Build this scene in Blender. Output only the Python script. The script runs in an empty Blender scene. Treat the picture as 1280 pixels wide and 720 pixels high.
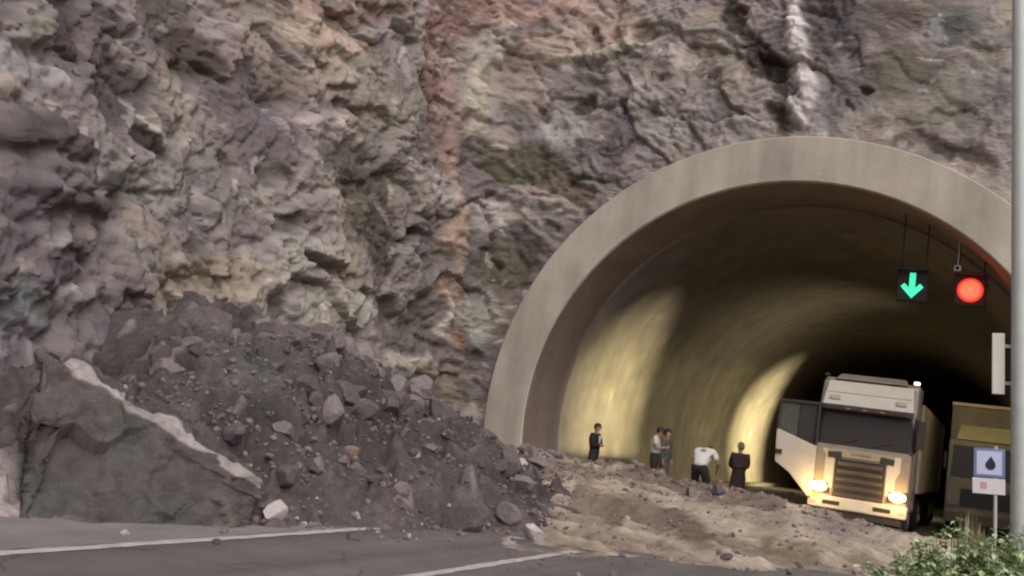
import bpy, bmesh, math, random
import numpy as np
from mathutils import Vector, Matrix, noise as mnoise

# ------------------------------------------------------------------ numpy noise
def hash3(i, j, k, seed=0):
    n = (i.astype(np.int64) * 374761393 + j.astype(np.int64) * 668265263 + k.astype(np.int64) * 2147483647 + seed * 974711) & 0xffffffff
    n = ((n ^ (n >> 13)) * 1274126177) & 0xffffffff
    n = ((n ^ (n >> 16)) * 2246822519) & 0xffffffff
    n = n ^ (n >> 15)
    return (n & 0xffffff) / float(0xffffff)

def vnoise(P, seed=0):
    P = np.asarray(P, float)
    I = np.floor(P).astype(np.int64)
    f = P - I
    f = f * f * f * (f * (f * 6 - 15) + 10)
    i, j, k = I[..., 0], I[..., 1], I[..., 2]
    fx, fy, fz = f[..., 0], f[..., 1], f[..., 2]
    out = 0
    for dx in (0, 1):
        for dy in (0, 1):
            for dz in (0, 1):
                w = (fx if dx else 1 - fx) * (fy if dy else 1 - fy) * (fz if dz else 1 - fz)
                out = out + w * hash3(i + dx, j + dy, k + dz, seed)
    return out * 2 - 1

def fbm(P, octs=4, seed=0, gain=0.5):
    P = np.asarray(P, float)
    a, s, out = 1.0, 1.0, 0.0
    for o in range(octs):
        out = out + a * vnoise(P * s + 13.7 * o, seed + o)
        a *= gain
        s *= 2.03
    return out

def worley(P, seed=0):
    """F1, F2, and two random numbers and the offset of the nearest cell."""
    P = np.asarray(P, float)
    I = np.floor(P).astype(np.int64)
    f1 = np.full(P.shape[:-1], 9.0)
    f2 = f1.copy()
    r1 = np.zeros_like(f1)
    r2 = r1.copy()
    off = np.zeros_like(P)
    for dx in (-1, 0, 1):
        for dy in (-1, 0, 1):
            for dz in (-1, 0, 1):
                i, j, k = I[..., 0] + dx, I[..., 1] + dy, I[..., 2] + dz
                c = np.stack([i + hash3(i, j, k, seed + 1), j + hash3(i, j, k, seed + 2), k + hash3(i, j, k, seed + 3)], -1)
                v = P - c
                d = np.sqrt((v * v).sum(-1))
                near = d < f1
                f2 = np.where(near, f1, np.minimum(f2, d))
                f1 = np.where(near, d, f1)
                off = np.where(near[..., None], v, off)
                h = hash3(i, j, k, seed + 4)
                r1 = np.where(near, h, r1)
                r2 = np.where(near, hash3(i, j, k, seed + 5), r2)
    return f1, f2, r1, r2, off

def sstep(a, b, x):
    t = np.clip((x - a) / (b - a), 0, 1)
    return t * t * (3 - 2 * t)

def lin(c):
    c = np.asarray(c, float) / 255.0
    return np.where(c <= 0.04045, c / 12.92, ((c + 0.055) / 1.055) ** 2.4)

# ------------------------------------------------------------------ tunnel and cliff layout (metres, +Y along the road)
TX, TZ, RO, RI, TY = -5.26, 1.81, 8.38, 7.13, 27.4
CTRL = [(-8, -40), (-8.6, -20), (-9.6, -6), (-10.3, 3), (-11.0, 9), (-12.1, 14), (-13.4, 19), (-14.6, 23.5), (-15.0, 26.6),
        (-13.6, 28.1), (-11, 28.4), (-5, 28.4), (3, 28.4), (10, 28.2), (18, 26.5), (30, 20), (48, 6)]
def chaikin(p, n):
    p = np.asarray(p, float)
    for _ in range(n):
        q = np.empty((2 * (len(p) - 1) + 2, 2))
        q[0], q[-1] = p[0], p[-1]
        q[1:-1:2] = p[:-1] * .75 + p[1:] * .25
        q[2:-1:2] = p[:-1] * .25 + p[1:] * .75
        p = q
    return p
PATH = chaikin(CTRL, 3)
PS = np.concatenate([[0], np.cumsum(np.hypot(*np.diff(PATH, axis=0).T))])
PS -= np.interp(0, np.arange(len(PS)), PS)
def cliff_base(s, z):
    """undisplaced cliff surface and its horizontal outward normal (towards the road)"""
    x = np.interp(s, PS, PATH[:, 0])
    y = np.interp(s, PS, PATH[:, 1])
    e = .8
    tx = np.interp(s + e, PS, PATH[:, 0]) - np.interp(s - e, PS, PATH[:, 0])
    ty = np.interp(s + e, PS, PATH[:, 1]) - np.interp(s - e, PS, PATH[:, 1])
    l = np.hypot(tx, ty)
    nx, ny = ty / l, -tx / l            # right of the walking direction = towards the road
    s_corner = np.interp(26.0, PATH[:60, 1], PS[:60])
    a = .42 + (.10 - .42) * sstep(s_corner - 9, s_corner + 2.5, s)
    lean = a * z + .012 * np.maximum(z - 9, 0) ** 2
    return np.stack([x - nx * lean, y - ny * lean, z + 0 * x], -1), np.stack([nx, ny, 0 * nx], -1)
# mineral patches of the rock, plus painted shade in holes and crevices: place on the face (s, z), 2x2 shape, colour, strength, relief
FEAT = [(51.52,6.90,1.417,-0.381,0.998,-2.526,122,115,100,0.8,0.3), (52.81,7.35,2.171,-0.667,0.464,-1.176,85,66,64,0.8,-0.2),
        (53.83,7.53,1.290,-0.441,0.639,-1.682,98,84,82,0.6,0), (51.33,6.19,0.839,-0.226,0.920,-2.596,136,130,122,0.7,0),
        (51.16,5.54,1.276,-0.898,0.424,-5.063,132,118,104,0.8,0.1), (52.36,5.36,3.613,-3.583,-0.385,-5.882,140,127,122,0.8,0.1),
        (54.16,6.62,1.010,-0.850,0.191,-1.400,80,70,67,0.9,-0.15), (56.36,8.86,1.353,-1.130,0.012,-1.128,82,71,62,0.8,-0.1),
        (57.09,8.38,1.194,-1.187,-0.314,-1.243,80,67,52,0.9,-0.1), (58.33,9.04,1.657,-0.347,0.539,-1.359,124,107,102,0.8,0.15),
        (55.11,8.14,2.034,-2.275,-0.480,-3.310,122,112,108,0.7,0.1), (51.22,5.02,0.891,-0.492,0.539,-3.479,84,72,70,0.9,0.35),
        (51.96,4.17,0.674,-0.446,0.323,-4.126,76,66,64,0.9,0.3), (53.49,4.72,2.292,3.028,1.323,-2.427,70,60,58,0.9,0.2),
        (51.46,4.51,1.032,-0.425,0.728,-3.611,96,85,83,0.7,0.3), (52.44,5.05,3.228,-1.010,2.050,-7.635,72,62,60,0.8,0.1),
        (54.85,4.83,1.024,-0.954,0.050,-1.313,119,113,105,0.8,0), (55.13,5.91,1.653,-2.187,-0.676,-2.976,66,56,52,0.95,-0.25),
        (57.10,5.68,0.658,-0.202,0.279,-1.100,103,95,91,0.7,0), (54.30,4.14,1.013,-0.990,0.028,-2.807,128,112,99,0.8,0.1),
        (55.55,3.72,0.905,-0.360,0.560,-3.365,113,99,82,0.8,0), (55.86,4.14,2.471,-0.951,1.360,-7.332,82,72,60,0.7,-0.1),
        (50.29,2.74,2.135,-0.517,0.803,-5.074,124,116,104,0.8,0.1), (51.18,3.38,5.204,-1.461,1.226,-6.546,134,122,119,0.8,0.1),
        (51.80,3.28,2.021,-0.617,2.032,-11.837,70,62,56,0.9,-0.15), (51.03,3.60,1.387,-0.728,0.375,-4.082,100,92,90,0.6,0),
        (50.26,2.27,1.532,-1.142,-0.343,-2.950,103,106,101,0.8,0), (49.89,1.79,3.340,-3.392,-1.317,-4.245,138,128,123,0.8,0),
        (51.68,2.69,4.186,4.524,2.361,-4.869,134,124,121,0.8,0.1), (50.97,2.40,1.817,-0.500,0.560,-4.452,90,87,80,0.8,0),
        (53.06,2.48,0.830,-0.301,0.225,-1.972,97,88,86,0.8,0), (55.20,3.23,0.860,-0.354,0.332,-2.310,130,114,94,0.8,0),
        (57.38,3.87,0.724,-0.242,0.345,-2.054,126,112,93,0.8,0), (53.56,2.86,1.520,-2.232,-1.781,-6.731,78,68,66,0.8,-0.1),
        (49.78,0.49,2.565,-0.588,0.016,-2.563,136,124,121,0.8,0), (49.78,1.18,3.309,-0.745,0.188,-3.331,112,98,96,0.7,0),
        (49.60,0.01,3.447,-0.772,-0.095,-3.518,122,110,108,0.7,0), (60.89,10.50,0.964,-0.564,0.107,-1.903,138,119,101,0.8,0.15),
        (62.27,10.70,0.916,-0.239,1.124,-3.494,146,120,106,0.8,0.15), (61.76,9.71,1.070,-0.092,0.577,-1.488,138,120,106,0.8,0.15),
        (59.90,8.80,1.357,-0.192,0.470,-1.285,106,93,80,0.7,-0.1), (62.62,11.47,1.228,-0.372,1.170,-3.665,112,88,73,0.8,-0.1),
        (62.38,11.84,0.393,-0.045,1.761,-3.788,122,92,78,0.8,0), (59.92,10.58,1.873,-1.254,-0.169,-3.988,105,93,80,0.7,0),
        (62.04,9.50,1.327,-0.091,2.541,-6.761,104,90,76,0.8,-0.15), (62.17,9.08,2.558,-1.261,0.626,-5.484,78,66,60,0.9,-0.3),
        (62.47,8.70,1.361,-0.671,0.284,-2.739,134,118,110,0.8,0.15), (59.69,8.24,1.183,-0.668,0.259,-2.946,92,80,80,0.8,-0.1),
        (60.63,8.18,1.288,-0.957,-0.205,-2.980,128,112,108,0.7,0.1), (59.20,7.70,2.087,-0.381,0.984,-2.980,100,90,98,0.6,0),
        (67.15,14.16,0.879,-0.015,0.778,-1.124,114,82,73,0.85,0), (64.12,12.49,0.935,-0.081,1.627,-3.550,108,82,68,0.8,-0.1),
        (68.31,14.93,1.113,-0.058,0.140,-2.333,118,88,78,0.8,0), (68.54,13.36,2.569,-0.642,-1.179,-1.735,107,87,75,0.8,-0.15),
        (68.10,14.40,3.009,-0.450,-0.919,-4.026,140,122,110,0.8,0.1), (70.37,14.98,1.063,0.155,-0.016,-1.014,136,108,98,0.75,0),
        (69.07,15.26,1.521,0.105,0.527,-2.659,140,110,99,0.8,0), (66.48,12.53,1.577,-0.033,0.361,-0.643,116,84,77,0.75,0),
        (66.64,11.08,2.116,0.035,0.343,-0.711,124,97,89,0.75,0), (67.03,9.85,2.040,0.269,0.396,-0.776,120,93,84,0.8,0),
        (66.30,11.17,4.467,1.191,0.398,-0.651,104,76,68,0.7,-0.1), (67.29,7.80,3.388,0.230,0.229,-0.723,132,108,90,0.85,0.1),
        (67.33,5.83,2.885,0.210,0.179,-0.740,130,106,91,0.85,0.1), (67.04,6.00,7.695,0.566,0.206,-0.822,112,92,74,0.6,-0.05),
        (67.68,4.44,5.644,0.450,0.177,-0.911,124,92,70,0.9,0), (67.92,13.24,2.548,0.071,0.607,-1.344,130,119,110,0.8,0.15),
        (67.62,11.43,3.004,0.102,0.269,-0.617,132,121,104,0.8,0.1), (63.48,9.83,0.706,-0.013,0.329,-0.896,118,106,92,0.6,0),
        (64.62,9.55,0.663,0.025,0.369,-1.078,120,112,102,0.7,0), (69.00,9.57,0.780,0.035,0.081,-1.339,87,79,60,1,-0.15),
        (70.37,8.88,1.687,-0.312,-0.696,-2.099,96,78,66,0.9,-0.1), (63.54,6.99,0.611,-0.336,0.049,-0.792,84,75,62,0.95,-0.15),
        (62.45,7.74,0.725,-0.019,0.548,-1.826,92,84,74,0.85,-0.1), (64.07,6.03,0.936,0.053,0.207,-0.951,80,68,58,0.9,-0.1),
        (68.72,6.39,1.113,0.110,0.152,-0.891,87,79,63,0.95,-0.15), (66.12,5.78,0.737,0.068,0.317,-1.418,102,94,91,0.8,0),
        (60.83,4.73,1.199,-0.465,0.643,-5.736,48,42,40,1,-0.6), (61.56,4.66,0.861,-0.083,1.517,-8.538,84,76,70,0.7,-0.2),
        (59.69,5.41,1.768,-0.339,0.942,-4.196,82,76,66,0.95,-0.3), (59.40,6.56,2.510,-2.195,-0.367,-3.642,86,74,66,0.8,-0.15),
        (65.82,6.49,1.695,0.173,1.696,-7.145,68,56,48,1,-0.4), (59.97,4.68,0.592,-0.110,0.305,-1.601,124,118,109,0.8,0.1),
        (65.66,7.97,0.668,-0.507,-0.006,-1.257,124,116,108,0.85,0.1), (59.11,5.85,1.207,-0.258,0.488,-1.981,119,113,105,0.7,0),
        (68.16,7.75,1.723,0.135,0.421,-1.762,132,123,114,0.85,0.15), (61.88,3.77,0.384,-0.031,0.210,-1.505,127,121,111,0.9,0.1),
        (59.18,3.43,2.819,2.203,0.801,-2.299,98,90,78,0.9,-0.1), (63.17,4.47,1.190,-0.609,0.337,-9.296,76,68,66,0.8,-0.2),
        (66.06,4.26,0.752,0.075,0.207,-1.277,98,90,82,0.85,-0.1), (67.42,4.63,6.205,-0.353,0.089,-1.588,138,126,114,0.9,0.1),
        (68.27,4.68,1.705,0.155,0.183,-1.010,119,115,103,0.8,0), (58.07,3.08,0.744,-0.971,-0.332,-1.908,126,114,105,0.7,0),
        (68.16,3.55,3.307,0.307,0.682,-4.108,72,64,58,0.8,-0.2), (66.71,3.69,1.954,0.167,1.679,-10.687,82,72,62,0.8,-0.15),
        (65.72,2.97,0.847,-0.373,-0.071,-3.647,138,128,116,0.8,0.1), (66.98,2.54,0.752,-0.185,-0.213,-2.642,104,94,78,0.85,0),
        (67.20,1.76,0.806,-0.098,-0.073,-2.150,126,114,99,0.85,0), (68.36,2.62,2.508,0.255,0.250,-1.662,112,102,90,0.7,0),
        (68.56,1.81,2.210,0.248,0.367,-2.619,146,134,122,0.85,0.1), (69.35,13.85,1.226,0.112,0.161,-1.334,136,115,103,0.8,0.1),
        (70.15,14.34,2.096,0.073,-0.706,-3.729,110,85,70,0.9,-0.2), (71.46,14.56,2.349,0.399,-0.098,-3.025,106,87,72,0.9,-0.2),
        (70.67,13.75,0.687,0.224,1.211,-4.524,134,128,106,0.85,0.25), (71.36,13.19,0.728,0.121,-0.025,-1.925,107,97,86,0.8,-0.15),
        (70.11,13.04,1.843,0.245,0.047,-1.904,99,93,83,0.8,-0.1), (70.25,11.96,4.031,0.562,0.085,-3.213,84,78,69,0.9,-0.2),
        (71.22,11.92,5.735,0.925,0.015,-3.582,80,72,68,0.95,-0.25), (71.72,12.20,2.485,0.600,0.110,-1.167,130,120,112,0.85,0.15),
        (72.60,13.59,2.502,0.410,-0.042,-1.392,128,116,108,0.8,0.1), (72.29,12.86,3.325,0.543,-0.095,-5.055,98,86,80,0.8,-0.1),
        (69.64,11.02,1.438,0.162,0.147,-1.638,121,117,110,0.8,0), (72.47,10.97,1.151,0.178,0.012,-1.865,124,116,108,0.7,0),
        (73.49,13.14,2.537,0.396,-0.030,-1.020,110,98,86,0.8,-0.1), (73.96,11.85,2.943,0.434,-0.017,-1.330,108,99,101,0.8,0),
        (74.58,12.43,2.236,0.853,0.198,-0.681,113,105,93,0.8,0.1), (75.16,11.23,1.918,0.261,-0.011,-1.918,120,112,106,0.8,0),
        (68.84,11.44,1.951,0.154,0.614,-2.980,100,91,77,0.7,-0.1), (68.60,12.23,1.885,0.128,0.286,-1.170,118,100,89,0.6,0),
        (68.95,12.32,2.748,0.223,0.212,-1.163,128,112,100,0.5,0), (69.54,8.20,1.346,0.156,0.296,-2.725,112,104,92,0.7,0),
        (68.96,7.98,2.488,0.249,0.756,-4.784,128,118,106,0.8,0.1), (69.81,7.71,2.805,0.357,0.429,-4.809,86,76,66,0.8,-0.1),
        (70.69,9.60,2.055,0.304,0.082,-2.092,116,108,98,0.6,0), (74.39,14.81,2.865,2.068,0.834,-0.941,76,64,49,1,-0.2),
        (75.24,13.36,2.082,1.236,0.461,-0.732,70,58,49,1,-0.22), (76.04,12.00,2.840,0.804,0.153,-0.814,68,56,48,1,-0.22),
        (76.21,14.68,2.495,0.476,0.023,-0.827,147,138,134,1,0.22), (76.60,12.91,2.712,0.502,0.036,-0.709,145,136,132,1,0.22),
        (77.02,11.35,2.928,0.794,0.196,-0.996,144,135,131,1,0.22), (77.51,14.36,1.101,0.128,-0.046,-0.862,82,73,73,0.9,0),
        (78.07,12.35,1.139,0.121,-0.030,-1.293,91,80,80,0.8,0), (77.34,11.86,2.489,0.283,-0.016,-1.147,106,97,98,0.7,0),
        (79.06,14.47,1.149,0.112,-0.085,-1.535,88,77,67,0.8,0), (79.43,12.83,0.944,0.087,-0.030,-0.975,92,82,71,0.85,0),
        (80.78,14.32,1.515,0.115,-0.086,-1.582,84,84,78,0.85,0), (81.59,13.76,3.319,-0.734,-1.569,-3.158,112,113,102,0.8,0.1),
        (80.37,14.21,4.437,-0.931,-1.306,-2.635,116,112,112,0.7,0.1), (81.56,13.39,2.454,-0.177,-0.858,-3.290,96,90,74,0.7,0),
        (81.33,12.28,1.260,0.088,-0.025,-1.073,98,91,86,0.7,0), (80.57,11.69,0.986,0.078,-0.018,-1.466,106,98,87,0.8,0),
        (78.36,12.30,7.650,0.794,-0.142,-6.503,72,66,56,0.95,-0.2), (80.87,10.47,0.850,-0.226,-1.691,-3.720,86,74,64,0.95,-0.2),
        (81.91,11.08,2.591,0.167,-0.011,-2.365,118,110,98,0.7,0.1), (79.73,10.70,2.695,0.233,0.012,-5.204,94,84,74,0.8,-0.1)]
# darker and paler patches of the mud: centre on the ground, 2x2 shape, colour, strength
MUDF = [(-8.17,21.82,2.436,0.894,-0.262,-0.475,120,102,88,.8), (-6.61,18.58,2.290,0.801,-0.040,-0.390,128,112,97,.8),
        (-6.38,20.25,1.102,0.335,-0.450,-0.548,106,89,77,.95), (-5.17,18.89,1.345,0.351,-0.502,-0.538,98,82,70,1),
        (-4.41,17.39,2.331,0.592,0.755,-0.597,94,78,66,1), (-6.20,18.21,5.445,1.901,0.915,-0.147,104,86,74,.8),
        (-4.98,13.05,3.398,1.340,2.302,-0.636,112,93,80,.9), (-5.53,13.68,8.269,3.446,0.496,-0.118,130,114,102,.5),
        (-6.45,14.33,1.900,0.879,0.844,-0.152,172,160,150,.8), (-5.66,13.14,6.019,2.672,1.278,-0.303,96,86,80,.7),
        (-4.91,11.00,4.978,2.300,1.365,-0.433,104,98,94,.7), (-4.53,11.52,3.741,1.571,4.560,-0.443,172,158,146,.7),
        (-7.17,22.70,2.659,0.795,-1.275,-0.837,122,106,93,.7), (-5.93,19.89,2.470,0.690,-2.319,-1.605,120,104,92,.6),
        (-3.63,19.14,7.088,1.391,1.964,-0.516,104,90,72,.9), (-2.92,18.21,2.424,0.378,0.260,-0.706,114,102,80,.9),
        (-2.00,19.13,3.099,0.322,0.860,-0.706,120,106,86,.8), (-2.86,14.98,5.663,1.131,3.186,-1.137,112,98,76,.8),
        (-6.18,26.10,1.258,0.292,-0.078,-0.251,140,128,114,.8), (-4.37,22.90,1.959,0.342,-0.941,-0.479,124,110,97,.7),
        (-3.13,26.15,0.930,0.109,0.075,-0.236,124,110,104,.9), (-8.79,33.58,0.764,0.197,-0.115,-0.238,104,98,88,.6),
        (-3.51,12.00,0.804,0.240,1.546,-1.004,118,110,98,.8)]
rnd = random.Random(7)
SC = bpy.context.scene
COL = SC.collection
K = 1.75                       # albedo = K * linear colour of the photograph

def A(r, g, b, k=K):
    return tuple(float(v) for v in np.clip(lin((r, g, b)) * k, 0, .85))

# ------------------------------------------------------------------ tagging and linking
def tag(o, label=None, cat=None, group=None, kind=None):
    if label: o['label'] = label
    if cat: o['category'] = cat
    if group: o['group'] = group
    if kind: o['kind'] = kind
    return o

def empty(name, loc=(0, 0, 0), rot=(0, 0, 0)):
    o = bpy.data.objects.new(name, None)
    o.empty_display_size = .2
    o.location, o.rotation_euler = loc, rot
    COL.objects.link(o)
    return o

def link(name, me, mats=None, parent=None, loc=None):
    o = bpy.data.objects.new(name, me)
    for m in (mats if isinstance(mats, (list, tuple)) else [mats] if mats else []):
        me.materials.append(m)
    COL.objects.link(o)
    if parent: o.parent = parent
    if loc is not None: o.location = loc
    return o

def copy_tree(o, parent=None):
    c = o.copy()
    COL.objects.link(c)
    if parent: c.parent = parent
    for ch in list(o.children):
        copy_tree(ch, c)
    return c

# ------------------------------------------------------------------ materials
def mat(name, color, rough=.85, var=.2, scale=4.0, bump=0.0, bscale=30.0, metal=0.0, attr=None, color2=None, detail=6, streak=None):
    m = bpy.data.materials.new(name)
    m.use_nodes = True
    nt = m.node_tree
    b = nt.nodes['Principled BSDF']
    b.inputs['Roughness'].default_value = rough
    b.inputs['Metallic'].default_value = metal
    tc = nt.nodes.new('ShaderNodeTexCoord')
    n = nt.nodes.new('ShaderNodeTexNoise')
    n.inputs['Scale'].default_value = scale
    n.inputs['Detail'].default_value = detail
    n.inputs['Roughness'].default_value = .62
    nt.links.new(tc.outputs['Object'], n.inputs['Vector'])
    mx = nt.nodes.new('ShaderNodeMix')
    mx.data_type = 'RGBA'
    mr = nt.nodes.new('ShaderNodeMapRange')
    mr.inputs[1].default_value, mr.inputs[2].default_value = .3, .7
    nt.links.new(n.outputs['Fac'], mr.inputs[0])
    if attr:
        at = nt.nodes.new('ShaderNodeAttribute')
        at.attribute_name = attr
        mul = nt.nodes.new('ShaderNodeMix')
        mul.data_type, mul.blend_type = 'RGBA', 'MULTIPLY'
        mul.inputs[0].default_value = 1
        nt.links.new(at.outputs['Color'], mul.inputs[6])
        mx.inputs[6].default_value = (1 - var, 1 - var, 1 - var, 1)
        mx.inputs[7].default_value = (1 + var, 1 + var, 1 + var, 1)
        nt.links.new(mr.outputs[0], mx.inputs[0])
        nt.links.new(mx.outputs[2], mul.inputs[7])
        nt.links.new(mul.outputs[2], b.inputs['Base Color'])
    else:
        c2 = color2 or tuple(min(.9, v * (1 + var)) for v in color)
        c1 = color if color2 else tuple(v * (1 - var) for v in color)
        mx.inputs[6].default_value = (*c1, 1)
        mx.inputs[7].default_value = (*c2, 1)
        nt.links.new(mr.outputs[0], mx.inputs[0])
        nt.links.new(mx.outputs[2], b.inputs['Base Color'])
    if streak:                       # (stretch x, y, z), strength: run-off stains or wheel tracks
        mp = nt.nodes.new('ShaderNodeMapping')
        mp.inputs['Scale'].default_value = streak[0]
        ns = nt.nodes.new('ShaderNodeTexNoise')
        ns.inputs['Scale'].default_value, ns.inputs['Detail'].default_value = 1, 5
        r_ = nt.nodes.new('ShaderNodeMapRange')
        r_.inputs[1].default_value, r_.inputs[2].default_value = .35, .68
        r_.inputs[3].default_value, r_.inputs[4].default_value = 1 - streak[1], 1 + streak[1] * .6
        ml = nt.nodes.new('ShaderNodeVectorMath')
        ml.operation = 'SCALE'
        src = b.inputs['Base Color'].links[0].from_socket
        nt.links.new(tc.outputs['Object'], mp.inputs['Vector'])
        nt.links.new(mp.outputs[0], ns.inputs['Vector'])
        nt.links.new(ns.outputs['Fac'], r_.inputs[0])
        nt.links.new(src, ml.inputs[0])
        nt.links.new(r_.outputs[0], ml.inputs['Scale'])
        nt.links.new(ml.outputs[0], b.inputs['Base Color'])
    if bump:
        n2 = nt.nodes.new('ShaderNodeTexNoise')
        n2.inputs['Scale'].default_value = bscale
        n2.inputs['Detail'].default_value = 5
        nt.links.new(tc.outputs['Object'], n2.inputs['Vector'])
        bp = nt.nodes.new('ShaderNodeBump')
        bp.inputs['Strength'].default_value = bump
        bp.inputs['Distance'].default_value = .03
        nt.links.new(n2.outputs['Fac'], bp.inputs['Height'])
        nt.links.new(bp.outputs['Normal'], b.inputs['Normal'])
    return m

def glow(name, color, strength):
    m = bpy.data.materials.new(name)
    m.use_nodes = True
    b = m.node_tree.nodes['Principled BSDF']
    b.inputs['Base Color'].default_value = (*[min(.8, c) for c in color], 1)
    b.inputs['Emission Color'].default_value = (*color, 1)
    b.inputs['Emission Strength'].default_value = strength
    return m

def glass(name, color, rough=.08):
    m = bpy.data.materials.new(name)
    m.use_nodes = True
    b = m.node_tree.nodes['Principled BSDF']
    b.inputs['Base Color'].default_value = (*color, 1)
    b.inputs['Roughness'].default_value = rough
    b.inputs['IOR'].default_value = 1.45
    return m

# ------------------------------------------------------------------ mesh builder
class MB:
    def __init__(s):
        s.bm = bmesh.new()
    def box(s, c, d, rot=None, mi=0):
        M = Matrix.Translation(c) @ (rot.to_4x4() if rot else Matrix.Identity(4)) @ Matrix.Diagonal((*d, 1))
        r = bmesh.ops.create_cube(s.bm, size=1, matrix=M)
        for f in {f for v in r['verts'] for f in v.link_faces}: f.material_index = mi
        return s
    def cyl(s, a, b, r1, r2=None, n=20, mi=0, caps=True):
        a, b = Vector(a), Vector(b)
        q = (b - a).to_track_quat('Z', 'Y').to_matrix().to_4x4()
        M = Matrix.Translation((a + b) / 2) @ q
        r = bmesh.ops.create_cone(s.bm, cap_ends=caps, segments=n, radius1=r1, radius2=r1 if r2 is None else r2, depth=(b - a).length, matrix=M)
        for f in {f for v in r['verts'] for f in v.link_faces}: f.material_index = mi
        return s
    def ball(s, c, r, n=2, sc=(1, 1, 1)):
        bmesh.ops.create_icosphere(s.bm, subdivisions=n, radius=r, matrix=Matrix.Translation(c) @ Matrix.Diagonal((*sc, 1)))
        return s
    def prism(s, pts, vec, mi=0):
        """closed polygon (3d points) pushed along vec"""
        v0 = [s.bm.verts.new(p) for p in pts]
        v1 = [s.bm.verts.new(Vector(p) + Vector(vec)) for p in pts]
        n = len(pts)
        fs = [s.bm.faces.new(v0), s.bm.faces.new(v1[::-1])]
        for i in range(n):
            fs.append(s.bm.faces.new((v0[i], v1[i], v1[(i + 1) % n], v0[(i + 1) % n])))
        for f in fs: f.material_index = mi
        return s
    def tube(s, pts, r, n=10):
        for a, b in zip(pts[:-1], pts[1:]):
            s.cyl(a, b, r, n=n)
        for p in pts[1:-1]:
            s.ball(p, r, 1)
        return s
    def torus(s, c, axis, R, r, n=28, k=10):
        q = Vector(axis).to_track_quat('Z', 'Y').to_matrix()
        ring = []
        for i in range(n):
            a = 2 * math.pi * i / n
            ring.append([s.bm.verts.new(Vector(c) + q @ Vector(((R + r * math.cos(b)) * math.cos(a), (R + r * math.cos(b)) * math.sin(a), r * math.sin(b))))
                         for b in [2 * math.pi * j / k for j in range(k)]])
        for i in range(n):
            for j in range(k):
                s.bm.faces.new((ring[i][j], ring[(i + 1) % n][j], ring[(i + 1) % n][(j + 1) % k], ring[i][(j + 1) % k]))
        return s
    def build(s, name, m, parent=None, bevel=0, smooth=False, loc=None, seg=2):
        bmesh.ops.recalc_face_normals(s.bm, faces=s.bm.faces)
        me = bpy.data.meshes.new(name)
        s.bm.to_mesh(me)
        s.bm.free()
        if smooth:
            me.polygons.foreach_set('use_smooth', [True] * len(me.polygons))
        o = link(name, me, m, parent, loc)
        if bevel:
            md = o.modifiers.new('bevel', 'BEVEL')
            md.width, md.segments, md.limit_method, md.angle_limit = bevel, seg, 'ANGLE', math.radians(35)
        return o

def grid_mesh(name, V, keep=None, colors=None, smooth=True):
    """V: (n, m, 3) lattice -> mesh; keep: (n-1, m-1) bool; colors: (n, m, 3)"""
    n, m = V.shape[:2]
    idx = np.arange(n * m).reshape(n, m)
    q = np.stack([idx[:-1, :-1], idx[1:, :-1], idx[1:, 1:], idx[:-1, 1:]], -1)
    q = q[keep] if keep is not None else q.reshape(-1, 4)
    me = bpy.data.meshes.new(name)
    me.vertices.add(n * m)
    me.vertices.foreach_set('co', V.reshape(-1).astype(np.float32))
    me.loops.add(q.size)
    me.loops.foreach_set('vertex_index', q.reshape(-1).astype(np.int32))
    me.polygons.add(len(q))
    me.polygons.foreach_set('loop_start', (np.arange(len(q)) * 4).astype(np.int32))
    me.polygons.foreach_set('use_smooth', np.full(len(q), smooth))
    me.update(calc_edges=True)
    me.validate()
    if colors is not None:
        at = me.color_attributes.new('tint', 'FLOAT_COLOR', 'POINT')
        c = np.ones((n * m, 4), np.float32)
        c[:, :3] = colors.reshape(-1, 3)
        at.data.foreach_set('color', c.reshape(-1))
    return me

def blob(X, Y, cx, cy, rx, ry, rot=0):
    t = math.radians(rot)
    dx, dy = X - cx, Y - cy
    u, v = (dx * math.cos(t) + dy * math.sin(t)) / rx, (-dx * math.sin(t) + dy * math.cos(t)) / ry
    return np.sqrt(u * u + v * v)

# ------------------------------------------------------------------ world, sun, camera
W = bpy.data.worlds.new('World')
SC.world = W
W.use_nodes = True
nt = W.node_tree
bg = nt.nodes['Background']
sky = nt.nodes.new('ShaderNodeTexSky')
sky.sky_type = 'NISHITA'
sky.sun_disc = False
SUN_EL, SUN_AZ = math.radians(48), math.radians(132)     # azimuth clockwise from +Y: high, behind the photographer
sky.sun_elevation, sky.sun_rotation = SUN_EL, SUN_AZ
sky.dust_density = 3
hs = nt.nodes.new('ShaderNodeHueSaturation')
hs.inputs['Saturation'].default_value = .25
nt.links.new(sky.outputs[0], hs.inputs['Color'])
nt.links.new(hs.outputs[0], bg.inputs['Color'])
bg.inputs['Strength'].default_value = .128
sd = bpy.data.lights.new('sun', 'SUN')
sd.energy, sd.angle, sd.color = .32, math.radians(50), (1, .93, .87)
so = bpy.data.objects.new('sun', sd)
COL.objects.link(so)
d = Vector((math.sin(SUN_AZ) * math.cos(SUN_EL), math.cos(SUN_AZ) * math.cos(SUN_EL), math.sin(SUN_EL)))
so.rotation_euler = d.to_track_quat('Z', 'Y').to_euler()
so.location = d * 60

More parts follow.
